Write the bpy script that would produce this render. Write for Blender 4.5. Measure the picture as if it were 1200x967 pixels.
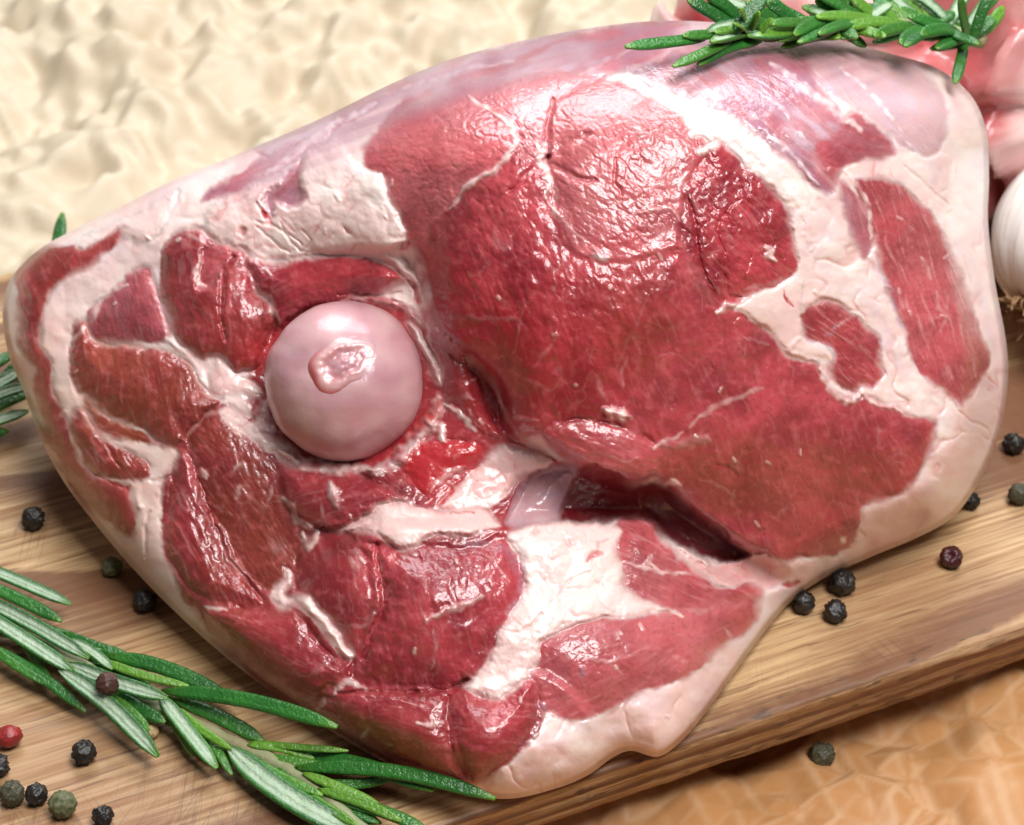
import bpy, math, random
import numpy as np
from mathutils import Vector, Matrix

# ------------------------------------------------------------------ scene, camera, light
scene = bpy.context.scene
for o in list(bpy.data.objects):
    bpy.data.objects.remove(o)
COL = scene.collection
PITCH = math.radians(40.0)
TGT = np.array([0.0, 0.0, 0.048])
DIST = 0.47
LENS, SENS = 85.0, 36.0
CAM = TGT + DIST * np.array([0.0, -math.cos(PITCH), math.sin(PITCH)])
cd = bpy.data.cameras.new('camera')
cam = bpy.data.objects.new('camera', cd)
COL.objects.link(cam)
cam.location = CAM
cam.rotation_euler = (math.pi / 2 - PITCH, 0, 0)
cd.lens = LENS
cd.sensor_width = SENS
cd.sensor_fit = 'HORIZONTAL'
cd.clip_start = 0.02
cd.clip_end = 20
cd.dof.use_dof = True
cd.dof.focus_distance = 0.447
cd.dof.aperture_fstop = 32.0
scene.camera = cam

world = bpy.data.worlds.new('World')
scene.world = world
world.use_nodes = True
bg = world.node_tree.nodes['Background']
bg.inputs['Color'].default_value = (0.93, 0.96, 1.0, 1)
bg.inputs['Strength'].default_value = 0.13


def area(name, loc, target, sx, sy, power, color):
    l = bpy.data.lights.new(name, 'AREA')
    l.shape = 'RECTANGLE'
    l.size, l.size_y = sx, sy
    l.energy = power
    l.color = color
    o = bpy.data.objects.new(name, l)
    COL.objects.link(o)
    o.location = loc
    d = Vector(target) - Vector(loc)
    o.rotation_euler = d.to_track_quat('-Z', 'Y').to_euler()
    return o


area('window_light', (0.04, 0.60, 0.68), (0, 0.05, 0.03), 0.72, 0.42, 8.6, (0.95, 0.975, 1.0))
area('overhead_softbox', (0.20, -0.16, 0.74), (0.0, 0.02, 0.03), 0.36, 0.36, 8.2, (1.0, 0.99, 0.98))
vs = scene.view_settings
vs.view_transform = 'Standard'
vs.look = 'None'
vs.exposure = 0.0
vs.gamma = 1.0
vs.use_curve_mapping = False
scene.cycles.use_denoising = True
scene.cycles.use_adaptive_sampling = True
scene.cycles.adaptive_threshold = 0.015
scene.cycles.max_bounces = 5
scene.cycles.diffuse_bounces = 3
scene.cycles.glossy_bounces = 2
scene.cycles.transmission_bounces = 1
scene.cycles.caustics_reflective = False
scene.cycles.caustics_refractive = False

# ------------------------------------------------------------------ projection helpers (photo pixel -> point in the place)
KX = SENS / LENS / 1200.0
FW = np.array([0.0, math.cos(PITCH), -math.sin(PITCH)])
UP = np.array([0.0, math.sin(PITCH), math.cos(PITCH)])
RT = np.array([1.0, 0.0, 0.0])


def ray(px, py):
    px = np.asarray(px, float)
    py = np.asarray(py, float)
    return FW + ((px - 600.0) * KX)[..., None] * RT + ((483.5 - py) * KX)[..., None] * UP


def on_z(px, py, z=0.0):
    r = ray(px, py)
    t = (z - CAM[2]) / r[..., 2]
    return CAM + r * np.asarray(t)[..., None]


# ------------------------------------------------------------------ numpy noise
_rng = np.random.RandomState(7)
_perm = _rng.permutation(1024)
_perm = np.concatenate([_perm, _perm, _perm])
_ga = _rng.rand(1024) * 2 * np.pi
_gx, _gy = np.cos(_ga), np.sin(_ga)
_r1, _r2, _r3 = _rng.rand(1024), _rng.rand(1024), _rng.rand(1024)


def _hash(ix, iy, s):
    return _perm[(_perm[(ix + s * 131) & 1023] + iy) & 1023]


def perlin(x, y, s=0):
    x = np.asarray(x, float)
    y = np.asarray(y, float)
    x0 = np.floor(x).astype(int)
    y0 = np.floor(y).astype(int)
    fx, fy = x - x0, y - y0
    u = fx * fx * fx * (fx * (fx * 6 - 15) + 10)
    v = fy * fy * fy * (fy * (fy * 6 - 15) + 10)

    def g(ix, iy, dx, dy):
        h = _hash(ix, iy, s)
        return _gx[h] * dx + _gy[h] * dy
    a = g(x0, y0, fx, fy)
    b = g(x0 + 1, y0, fx - 1, fy)
    c = g(x0, y0 + 1, fx, fy - 1)
    d = g(x0 + 1, y0 + 1, fx - 1, fy - 1)
    return ((a + (b - a) * u) * (1 - v) + (c + (d - c) * u) * v) * 1.5


def fbm(x, y, s=0, o=3):
    r = 0
    a = 1.0
    for i in range(o):
        r = r + a * perlin(x * 2 ** i + 17.3 * i, y * 2 ** i - 9.1 * i, s + i)
        a *= 0.5
    return r


def worley(x, y, s=0):
    x0 = np.floor(x).astype(int)
    y0 = np.floor(y).astype(int)
    f1 = np.full(x.shape, 9.0)
    f2 = np.full(x.shape, 9.0)
    idv = np.zeros(x.shape)
    for i in (-1, 0, 1):
        for j in (-1, 0, 1):
            h = _hash(x0 + i, y0 + j, s)
            d = np.hypot(x0 + i + _r1[h] - x, y0 + j + _r2[h] - y)
            m = d < f1
            f2 = np.where(m, f1, np.minimum(f2, d))
            idv = np.where(m, _r3[h], idv)
            f1 = np.where(m, d, f1)
    return f1, f2, idv


def facet(x, y, s=0):
    """linear noise on a skewed triangle lattice: sharp creases between flat facets"""
    F2 = 0.36602540378
    k = (x + y) * F2
    i = np.floor(x + k).astype(int)
    j = np.floor(y + k).astype(int)
    fx, fy = (x + k) - i, (y + k) - j
    v00, v11 = _r1[_hash(i, j, s)], _r1[_hash(i + 1, j + 1, s)]
    v10, v01 = _r1[_hash(i + 1, j, s)], _r1[_hash(i, j + 1, s)]
    return np.where(fx > fy, v00 + (v10 - v00) * fx + (v11 - v10) * fy,
                    v00 + (v01 - v00) * fy + (v11 - v01) * fx)


def sstep(a, b, x):
    t = np.clip((x - a) / (b - a), 0, 1)
    return t * t * (3 - 2 * t)


def spline(P, closed=True, n=6):
    """Catmull-Rom through the points"""
    P = np.array(P, float)
    if closed:
        Q = np.concatenate([P[-1:], P, P[:2]])
        m = len(P)
    else:
        Q = np.concatenate([2 * P[:1] - P[1:2], P, 2 * P[-1:] - P[-2:-1]])
        m = len(P) - 1
    out = []
    t = (np.arange(n) / n)[:, None]
    for i in range(m):
        p0, p1, p2, p3 = Q[i], Q[i + 1], Q[i + 2], Q[i + 3]
        out.append(0.5 * (2 * p1 + (p2 - p0) * t + (2 * p0 - 5 * p1 + 4 * p2 - p3) * t * t
                          + (3 * p1 - p0 - 3 * p2 + p3) * t ** 3))
    out = np.concatenate(out)
    if not closed:
        out = np.concatenate([out, P[-1:]])
    return out


def seg_dist(X, Y, A, B):
    """distance from points to polyline segments; returns distance and running parameter"""
    best = np.full(X.shape, 1e9)
    par = np.zeros(X.shape)
    n = len(A)
    for i in range(n):
        dx, dy = B[i] - A[i]
        L = dx * dx + dy * dy + 1e-12
        t = np.clip(((X - A[i][0]) * dx + (Y - A[i][1]) * dy) / L, 0, 1)
        d = (X - A[i][0] - t * dx) ** 2 + (Y - A[i][1] - t * dy) ** 2
        m = d < best
        best = np.where(m, d, best)
        par = np.where(m, (i + t) / n, par)
    return np.sqrt(best), par


def inside_poly(X, Y, P):
    c = np.zeros(X.shape, bool)
    n = len(P)
    for i in range(n):
        x1, y1 = P[i]
        x2, y2 = P[(i + 1) % n]
        if y1 == y2:
            continue
        m = ((y1 > Y) != (y2 > Y)) & (X < (x2 - x1) * (Y - y1) / (y2 - y1) + x1)
        c ^= m
    return c


def sdf(X, Y, P):
    d, _ = seg_dist(X, Y, P, np.roll(P, -1, 0))
    return np.where(inside_poly(X, Y, P), d, -d)


# ------------------------------------------------------------------ object helpers
def empty(name, loc=(0, 0, 0), label=None, cat=None, group=None):
    o = bpy.data.objects.new(name, None)
    o.empty_display_size = 0.01
    COL.objects.link(o)
    o.location = loc
    tag(o, label, cat, group)
    return o


def tag(o, label=None, cat=None, group=None, kind=None):
    if label:
        o['label'] = label
    if cat:
        o['category'] = cat
    if group:
        o['group'] = group
    if kind:
        o['kind'] = kind
    return o


def make_mesh(name, verts, quads=None, tris=None, attrs=None, smooth=True, normals=None):
    me = bpy.data.meshes.new(name)
    verts = np.asarray(verts, np.float32)
    me.vertices.add(len(verts))
    me.vertices.foreach_set('co', verts.ravel())
    fl, st, tot = [], [], 0
    if quads is not None and len(quads):
        quads = np.asarray(quads, np.int32)
        fl.append(quads.ravel())
        st.append(np.arange(len(quads)) * 4)
        tot = len(quads) * 4
    if tris is not None and len(tris):
        tris = np.asarray(tris, np.int32)
        fl.append(tris.ravel())
        st.append(tot + np.arange(len(tris)) * 3)
    fl = np.concatenate(fl).astype(np.int32)
    st = np.concatenate(st).astype(np.int32)
    me.loops.add(len(fl))
    me.loops.foreach_set('vertex_index', fl)
    me.polygons.add(len(st))
    me.polygons.foreach_set('loop_start', st)
    me.update(calc_edges=True)
    me.validate()
    if smooth:
        me.polygons.foreach_set('use_smooth', np.ones(len(me.polygons), bool))
    for k, v in (attrs or {}).items():
        a = me.attributes.new(k, 'FLOAT_COLOR', 'POINT')
        a.data.foreach_set('color', np.asarray(v, np.float32).ravel())
    if normals is not None:
        vn = np.empty(len(me.vertices) * 3, np.float32)
        me.vertex_normals.foreach_get('vector', vn)
        vn = vn.reshape(-1, 3)
        normals = np.where(np.isnan(normals), vn, normals)      # nan: keep the mesh's own normal
        me.normals_split_custom_set_from_vertices(normals.tolist())
    return me


def obj(name, me, mat, parent=None, loc=None):
    o = bpy.data.objects.new(name, me)
    COL.objects.link(o)
    if mat is not None and not me.materials:
        me.materials.append(mat)
    if parent is not None:
        o.parent = parent
        o.matrix_parent_inverse = Matrix.Translation(-Vector(parent.location))
    if loc is not None:
        o.location = loc
    return o


# ------------------------------------------------------------------ materials
class NT:
    def __init__(self, name):
        self.m = bpy.data.materials.new(name)
        self.m.use_nodes = True
        self.t = self.m.node_tree
        self.b = self.t.nodes['Principled BSDF']

    def n(self, typ, **kw):
        nd = self.t.nodes.new(typ)
        for k, v in kw.items():
            if k.startswith('_'):
                setattr(nd, k[1:], v)
            else:
                key = k.replace('__', ' ')
                s = nd.inputs[int(key[1:])] if key[0] == 'i' and key[1:].isdigit() else nd.inputs[key]
                if hasattr(v, 'is_output'):
                    self.t.links.new(v, s)
                else:
                    s.default_value = v
        return nd

    def math(self, op, a, b=0.0, c=None, clamp=False):
        nd = self.n('ShaderNodeMath', _operation=op, i0=a, i1=b, _use_clamp=clamp)
        if c is not None:
            self.t.links.new(c, nd.inputs[2]) if hasattr(c, 'is_output') else setattr(nd.inputs[2], 'default_value', c)
        return nd.outputs[0]

    def mix(self, f, a, b, typ='MIX'):
        nd = self.t.nodes.new('ShaderNodeMix')
        nd.data_type = 'RGBA'
        nd.blend_type = typ
        for s, v in ((nd.inputs[0], f), (nd.inputs[6], a), (nd.inputs[7], b)):
            if hasattr(v, 'is_output'):
                self.t.links.new(v, s)
            else:
                s.default_value = v if not isinstance(v, tuple) or len(v) == 4 else (*v, 1)
        return nd.outputs[2]

    def noise(self, vec, scale, detail=3, rough=0.5, dist=0.0):
        nd = self.n('ShaderNodeTexNoise', Scale=scale, Detail=detail, Roughness=rough, Distortion=dist)
        if vec is not None:
            self.t.links.new(vec, nd.inputs['Vector'])
        return nd.outputs['Fac']

    def ramp(self, f, stops):
        nd = self.t.nodes.new('ShaderNodeValToRGB')
        e = nd.color_ramp.elements
        while len(e) < len(stops):
            e.new(0.5)
        for el, (p, c) in zip(e, stops):
            el.position = p
            el.color = c if len(c) == 4 else (*c, 1)
        self.t.links.new(f, nd.inputs[0])
        return nd.outputs[0]

    def rng(self, f, a, b, c, d):
        nd = self.n('ShaderNodeMapRange', i0=f, i1=a, i2=b, i3=c, i4=d)
        return nd.outputs[0]

    def coord(self, which='Object'):
        return self.t.nodes.new('ShaderNodeTexCoord').outputs[which]

    def mapping(self, vec, scale=(1, 1, 1), rot=(0, 0, 0), loc=(0, 0, 0)):
        nd = self.n('ShaderNodeMapping', Vector=vec, Location=loc, Rotation=rot, Scale=scale)
        return nd.outputs[0]

    def attr(self, name):
        nd = self.n('ShaderNodeAttribute', _attribute_name=name)
        sp = self.n('ShaderNodeSeparateColor', Color=nd.outputs['Color'])
        return sp.outputs[0], sp.outputs[1], sp.outputs[2], nd.outputs['Alpha']

    def bump(self, h, strength, dist, normal=None):
        nd = self.n('ShaderNodeBump', Strength=strength, Distance=dist, Height=h)
        if normal is not None:
            self.t.links.new(normal, nd.inputs['Normal'])
        return nd.outputs[0]

    def set(self, **kw):
        for k, v in kw.items():
            s = self.b.inputs[k.replace('__', ' ')]
            if hasattr(v, 'is_output'):
                self.t.links.new(v, s)
            else:
                s.default_value = v if not (isinstance(v, tuple) and len(v) == 3 and s.type == 'RGBA') else (*v, 1)


def mat_meat():
    k = NT('raw_meat_tissue')
    co = k.coord()
    fat, memb, blood, dark = k.attr('tissue')
    crk, wet, pale, brown = k.attr('relief')
    n1, n2, n3, n5 = k.attr('vary')
    lean = k.mix(n1, (0.46, 0.047, 0.064), (0.26, 0.015, 0.027))
    lean = k.mix(k.math('MULTIPLY', pale, 0.85), lean, (0.62, 0.195, 0.20))
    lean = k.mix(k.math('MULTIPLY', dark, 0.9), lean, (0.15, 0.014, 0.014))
    lean = k.mix(k.math('MULTIPLY', brown, 0.8), lean, (0.30, 0.065, 0.024))
    lean = k.mix(k.math('MULTIPLY', n2, 0.32), lean, (0.60, 0.15, 0.15))
    lean = k.mix(k.math('MULTIPLY', n5, 0.28), lean, (0.17, 0.012, 0.015))
    lean = k.mix(k.math('MULTIPLY', blood, 0.9), lean, (0.46, 0.012, 0.014))
    mm = k.mix(n3, (0.34, 0.145, 0.20), (0.52, 0.36, 0.41))
    lean = k.mix(memb, lean, mm)
    ft = k.mix(n1, (0.86, 0.735, 0.68), (0.84, 0.64, 0.60))
    ft = k.mix(k.math('MULTIPLY', n3, 0.55), ft, (0.84, 0.58, 0.55))
    ft = k.mix(k.math('MULTIPLY', n2, 0.22), ft, (0.74, 0.44, 0.41))
    ft = k.mix(k.math('MULTIPLY', brown, 0.75), ft, (0.66, 0.40, 0.25))
    ft = k.mix(k.math('MULTIPLY', blood, 0.85), ft, (0.60, 0.05, 0.05))
    ft = k.mix(k.math('MULTIPLY', memb, 0.6), ft, (0.62, 0.48, 0.58))
    col = k.mix(fat, lean, ft)
    mic = k.noise(co, 1100, 2, 0.6)
    nm = k.bump(mic, k.rng(fat, 0, 1, 0.22, 0.07), 0.0006)
    k.set(Base__Color=col, Roughness=k.rng(fat, 0, 1, 0.36, 0.40), Normal=nm)
    k.set(Subsurface__Weight=k.rng(fat, 0, 1, 0.30, 0.5), Subsurface__Radius=(1.0, 0.55, 0.45), Subsurface__Scale=0.0008)
    k.set(Specular__IOR__Level=0.45, Coat__Weight=wet, Coat__Roughness=0.17, Coat__IOR=1.45, Coat__Normal=nm)
    return k.m


def mat_bone():
    k = NT('cartilage')
    co = k.coord()
    red, yel, dk, _ = k.attr('tissue')
    n = k.noise(co, 60, 3, 0.5)
    c = k.mix(k.rng(n, 0.35, 0.65, 0, 1), (0.57, 0.33, 0.345), (0.49, 0.255, 0.285))
    c = k.mix(k.math('MULTIPLY', yel, 0.8), c, (0.70, 0.50, 0.46))
    c = k.mix(k.math('MULTIPLY', red, 0.9), c, (0.50, 0.05, 0.04))
    c = k.mix(k.math('MULTIPLY', dk, 0.8), c, (0.28, 0.20, 0.24))
    nm = k.bump(k.noise(co, 500, 3, 0.55), 0.22, 0.0005)
    cn = k.bump(k.noise(co, 650, 3, 0.6), 0.35, 0.0005)
    k.set(Base__Color=c, Roughness=0.38, Normal=nm, Subsurface__Weight=0.5, Subsurface__Radius=(1.0, 0.45, 0.35),
          Subsurface__Scale=0.002, Coat__Weight=0.55, Coat__Roughness=0.16, Coat__Normal=cn)
    return k.m


def mat_wood(rot):
    k = NT('board_wood')
    co = k.coord()
    # object x runs along the grain
    w = k.n('ShaderNodeTexNoise', Vector=k.mapping(co, (3.2, 9, 9)), Scale=1.0, Detail=3.0, Roughness=0.5)
    sx = k.n('ShaderNodeSeparateXYZ', Vector=co)
    yy = k.math('ADD', sx.outputs[1], -0.05)
    zz = k.math('ADD', sx.outputs[2], -0.028)
    r = k.math('SQRT', k.math('ADD', k.math('MULTIPLY', yy, yy), k.math('MULTIPLY', k.math('MULTIPLY', zz, zz), 14.0)))
    r = k.math('ADD', r, k.math('MULTIPLY', k.math('ADD', sx.outputs[0], 0.04), 0.10))
    r = k.math('ADD', r, k.math('MULTIPLY', k.math('ADD', w.outputs['Fac'], -0.5), 0.085))
    fine = k.noise(k.mapping(co, (22, 620, 620)), 1.0, 3, 0.7)
    ringf = k.math('ADD', k.math('MULTIPLY', r, 62.0), k.math('MULTIPLY', fine, 0.28))
    fr = k.math('FRACT', ringf)
    ring = k.ramp(fr, [(0.0, (0, 0, 0)), (0.40, (0.12, 0.12, 0.12)), (0.72, (1, 1, 1)), (0.95, (0.9, 0.9, 0.9)), (1.0, (0, 0, 0))])
    base = k.mix(k.rng(fine, 0.36, 0.64, 0, 1), (0.60, 0.41, 0.215), (0.34, 0.185, 0.082))
    strk = k.noise(k.mapping(co, (11, 300, 300), loc=(3, 1, 2)), 1.0, 3, 0.7)
    base = k.mix(k.math('MULTIPLY', ring, 0.95), base, (0.150, 0.060, 0.028))
    base = k.mix(k.rng(strk, 0.57, 0.72, 0, 0.6), base, (0.11, 0.045, 0.022))
    big = k.noise(co, 14, 3, 0.5)
    base = k.mix(k.rng(big, 0.46, 0.62, 0, 0.50), base, (0.22, 0.10, 0.050))
    # knife scars: thin lines across the grain at a few angles
    scar = None
    for i, (a, s) in enumerate(((-1.15, 120), (-0.75, 90), (-1.75, 80))):
        mv = k.mapping(k.mapping(co, rot=(0, 0, a)), (s * 0.10, s * 3.2, 1))
        nn = k.noise(mv, 1.0, 2, 0.5)
        ln = k.math('SUBTRACT', 1.0, k.math('MULTIPLY', k.math('ABSOLUTE', k.math('SUBTRACT', nn, 0.5)), 46.0), clamp=True)
        msk = k.rng(k.noise(k.mapping(co, (22, 22, 22), loc=(i * 3.1, i, 0)), 1.0, 2, 0.5), 0.55, 0.66, 0, 1)
        ln = k.math('MULTIPLY', ln, msk)
        scar = ln if scar is None else k.math('MAXIMUM', scar, ln)
    red, _, _, _ = k.attr('wear')
    base = k.mix(k.math('MULTIPLY', scar, k.math('MULTIPLY', k.math('SUBTRACT', 1.0, red, clamp=True), 0.42)), base, (0.075, 0.036, 0.022))
    # dark pores
    por = k.rng(k.noise(k.mapping(co, (60, 900, 900)), 1.0, 2, 0.5), 0.58, 0.70, 0, 0.75)
    base = k.mix(por, base, (0.16, 0.08, 0.04))
    # charred / grimy specks along the sawn edge
    char = k.math('MULTIPLY', red, k.rng(k.noise(k.mapping(co, (120, 420, 420)), 1.0, 3, 0.6), 0.58, 0.68, 0, 0.75))
    base = k.mix(char, base, (0.030, 0.022, 0.016))
    h = fine
    k.set(Base__Color=base, Roughness=k.rng(fine, 0.3, 0.7, 0.45, 0.62), Normal=k.bump(h, 0.5, 0.0005), Specular__IOR__Level=0.35)
    return k.m


def mat_paper(name, c0, c1, c2, cc):
    k = NT(name)
    co = k.coord()
    n = k.noise(co, 11, 3, 0.55)
    n2 = k.noise(co, 220, 3, 0.6)
    crease, _, _, _ = k.attr('wear')
    c = k.mix(k.rng(n, 0.3, 0.7, 0, 1), c0, c1)
    c = k.mix(k.rng(n2, 0.45, 0.75, 0, 0.25), c, c2)
    c = k.mix(k.math('MULTIPLY', crease, 0.35), c, cc)
    k.set(Base__Color=c, Roughness=0.5, Specular__IOR__Level=0.3)
    return k.m


def mat_leaf():
    k = NT('rosemary_leaf')
    co = k.coord()
    under, young, rib, _ = k.attr('leaf')
    n = k.noise(co, 500, 3, 0.6)
    n2 = k.noise(co, 60, 2, 0.5)
    top = k.mix(k.rng(n2, 0.35, 0.65, 0, 1), (0.012, 0.085, 0.012), (0.026, 0.150, 0.018))
    top = k.mix(young, top, (0.17, 0.34, 0.030))
    top = k.mix(k.rng(n, 0.60, 0.75, 0, 0.28), top, (0.12, 0.27, 0.09))
    und = k.mix(k.rng(n, 0.35, 0.65, 0, 1), (0.36, 0.46, 0.33), (0.26, 0.37, 0.24))
    und = k.mix(k.math('MULTIPLY', rib, 0.6), und, (0.42, 0.52, 0.36))
    c = k.mix(under, top, und)
    hgt = k.noise(co, 1100, 2, 0.6)
    k.set(Base__Color=c, Roughness=k.rng(under, 0, 1, 0.34, 0.6), Normal=k.bump(hgt, 0.8, 0.0005),
          Specular__IOR__Level=0.5, Subsurface__Weight=0.12, Subsurface__Radius=(0.4, 1.0, 0.2), Subsurface__Scale=0.0008)
    return k.m


def mat_stem():
    k = NT('rosemary_stem')
    co = k.coord()
    n = k.noise(co, 700, 3, 0.6)
    c = k.mix(n, (0.20, 0.24, 0.10), (0.36, 0.38, 0.22))
    c = k.mix(k.rng(k.noise(co, 90, 2, 0.5), 0.5, 0.7, 0, 0.6), c, (0.24, 0.16, 0.08))
    k.set(Base__Color=c, Roughness=0.7, Normal=k.bump(n, 0.6, 0.0005))
    return k.m


def mat_pepper(name, c1, c2, rough, spec):
    k = NT(name)
    co = k.coord()
    w, _, _, _ = k.attr('wear')
    n = k.noise(co, 900, 4, 0.6)
    c = k.mix(k.rng(n, 0.35, 0.65, 0, 1), c1, c2)
    c = k.mix(k.math('MULTIPLY', w, 0.6), c, tuple(x * 0.35 for x in c1))
    k.set(Base__Color=c, Roughness=rough, Specular__IOR__Level=spec, Normal=k.bump(k.noise(co, 2200, 3, 0.6), 0.5, 0.0003))
    return k.m


def mat_garlic():
    k = NT('garlic_skin')
    co = k.coord()
    vein, brown, _, _ = k.attr('wear')
    n = k.noise(co, 120, 4, 0.6)
    c = k.mix(k.rng(n, 0.35, 0.7, 0, 1), (0.93, 0.90, 0.86), (0.89, 0.84, 0.78))
    c = k.mix(k.math('MULTIPLY', vein, 0.55), c, (0.55, 0.42, 0.34))
    c = k.mix(brown, c, (0.40, 0.22, 0.10))
    k.set(Base__Color=c, Roughness=0.42, Subsurface__Weight=0.25, Subsurface__Scale=0.002, Subsurface__Radius=(1, .8, .6),
          Normal=k.bump(n, 0.3, 0.0006))
    return k.m


def mat_flat(name, c, rough=0.6):
    k = NT(name)
    n = k.noise(k.coord(), 300, 3, 0.6)
    k.set(Base__Color=k.mix(n, c, tuple(x * 0.6 for x in c)), Roughness=rough)
    return k.m


MEAT = mat_meat()
BONE = mat_bone()
LEAF = mat_leaf()
STEM = mat_stem()

# ================================================================== THE SETTING: table, paper, board
table = obj('table', make_mesh('table', [(-2, -2, -0.075), (2, -2, -0.075), (2, 2, -0.075), (-2, 2, -0.075)], quads=[(0, 1, 2, 3)]),
            mat_flat('table_wood', (0.30, 0.19, 0.10)))
tag(table, kind='structure')


def build_paper(name, x0, x1, y0, y1, nx, ny, amps, zoff, zcap, mat, label, cs):
    x = np.linspace(x0, x1, nx)
    y = np.linspace(y0, y1, ny)
    X, Y = np.meshgrid(x, y)
    wx = X + 0.0022 * fbm(X * 24, Y * 24, 3, 2)
    wy = Y + 0.0022 * fbm(X * 24, Y * 24, 9, 2)
    h = 0.0
    for (s, a, sd_, rot) in amps:
        c_, s_ = math.cos(rot), math.sin(rot)
        fx, fy = (wx * c_ - wy * s_) * s, (wx * s_ + wy * c_) * s * 1.35
        h = h + a * (facet(fx, fy, sd_) - 0.5)
    gy_, gx_ = np.gradient(h, y[1] - y[0], x[1] - x[0])
    lap = np.abs(np.gradient(gx_, axis=1) + np.gradient(gy_, axis=0))
    cre = np.clip(lap / cs, 0, 1)
    Z = zoff + h
    Z = zcap - np.logaddexp(0, (zcap - Z) * 900) / 900 if zcap is not None else Z
    V = np.stack([X, Y, Z], -1).reshape(-1, 3)
    idx = np.arange(nx * ny).reshape(ny, nx)
    q = np.stack([idx[:-1, :-1], idx[:-1, 1:], idx[1:, 1:], idx[1:, :-1]], -1).reshape(-1, 4)
    A = np.ones((nx * ny, 4))
    A[:, 0] = cre.ravel()
    o = obj(name, make_mesh(name, V, q, attrs={'wear': A}), mat)
    tag(o, label, 'paper')
    return x, y, Z


build_paper('baking_paper', -0.50, 0.50, 0.0, 0.85, 640, 540,
            ((11, 0.018, 1, 0.3), (26, 0.015, 2, 1.1), (56, 0.013, 3, 2.0), (120, 0.0070, 8, 0.7)), -0.040, -0.0128,
            mat_paper('cream_paper', (0.53, 0.43, 0.305), (0.58, 0.485, 0.355), (0.47, 0.37, 0.25), (0.62, 0.53, 0.40)),
            'crumpled cream baking paper spread behind the cutting board', 0.6)
DIM_PAPER = build_paper('dim_baking_paper', -0.20, 0.36, -0.30, 0.10, 700, 500,  # same paper, coloured for dimmer light and the table showing through
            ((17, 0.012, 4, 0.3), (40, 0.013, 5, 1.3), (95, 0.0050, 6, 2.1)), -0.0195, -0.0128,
            mat_paper('dim_brown_paper', (0.40, 0.180, 0.062), (0.47, 0.235, 0.092), (0.33, 0.140, 0.045), (0.60, 0.42, 0.26)),
            'front part of the crumpled baking paper, dimmer light painted in as orange-brown', 0.30)

# cutting board: its front edge runs through these two photo points
e0 = on_z(520.0, 967.0, 0.0)
e1 = on_z(1200.0, 737.0, 0.0)
ed = (e1 - e0) / np.linalg.norm(e1 - e0)
BANG = math.atan2(ed[1], ed[0])
bl = on_z(0.0, 318.0, 0.0)
nrm = np.array([-ed[1], ed[0], 0])
BW = float(np.dot(bl - e0, nrm))
print('board depth', BW, 'angle', math.degrees(BANG))


def build_board():
    L0, L1, T = -0.30, 0.36, 0.0118
    # profile across the board: front side bottom -> top -> back side
    prof = []
    for a in np.linspace(0, 1, 12):
        prof.append((0.0016 * (1 - a), -T + a * (T - 0.0016)))
    for a in np.linspace(0.15, 1, 6):
        t = a * math.pi / 2
        prof.append((0.0016 * (1 - math.cos(t)), -0.0016 + 0.0016 * math.sin(t)))
    for a in np.linspace(0.02, 1, 60):
        prof.append((0.0016 + a * (BW - 0.0032), 0.0))
    prof.append((BW, -0.002))
    prof.append((BW, -T))
    prof = np.array(prof)
    nx = 420
    xs = np.linspace(L0, L1, nx)
    X = np.repeat(xs[:, None], len(prof), 1)
    Y = np.repeat(prof[None, :, 0], nx, 0).copy()
    Z = np.repeat(prof[None, :, 1], nx, 0).copy()
    side = np.zeros(len(prof))
    side[:18] = 1
    rough = (fbm(X * 60, Z * 900, 5, 3) * 0.00035 + fbm(X * 300, Z * 200, 8, 2) * 0.00018) * side[None]
    Y += rough
    Z[:, 10:22] -= np.abs(fbm(X[:, 10:22] * 90, Y[:, 10:22] * 300, 4, 3)) * 0.0004
    Z[:, 18:78] += fbm(X[:, 18:78] * 30, Y[:, 18:78] * 30, 14, 2) * 0.00012 - 0.0001
    V = np.stack([X, Y, Z], -1).reshape(-1, 3)
    npf = len(prof)
    idx = np.arange(nx * npf).reshape(nx, npf)
    q = np.stack([idx[:-1, :-1], idx[1:, :-1], idx[1:, 1:], idx[:-1, 1:]], -1).reshape(-1, 4)
    qb = np.stack([idx[:-1, -1], idx[1:, -1], idx[1:, 0], idx[:-1, 0]], -1).reshape(-1, 4)
    A = np.zeros((nx * npf, 4))
    s2 = side.copy()
    A[:, 0] = np.repeat(s2[None], nx, 0).ravel() * 0.9
    # the worn spot on the front edge
    me = make_mesh('cutting_board', V, np.concatenate([q, qb]), attrs={'wear': A})
    bmv = len(V)
    o = obj('cutting_board', me, mat_wood(BANG))
    o.location = tuple(e0)
    o.rotation_euler = (0, 0, BANG)
    tag(o, 'thick worn wooden cutting board with knife scars and dark growth rings', 'cutting board')


build_board()

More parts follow.
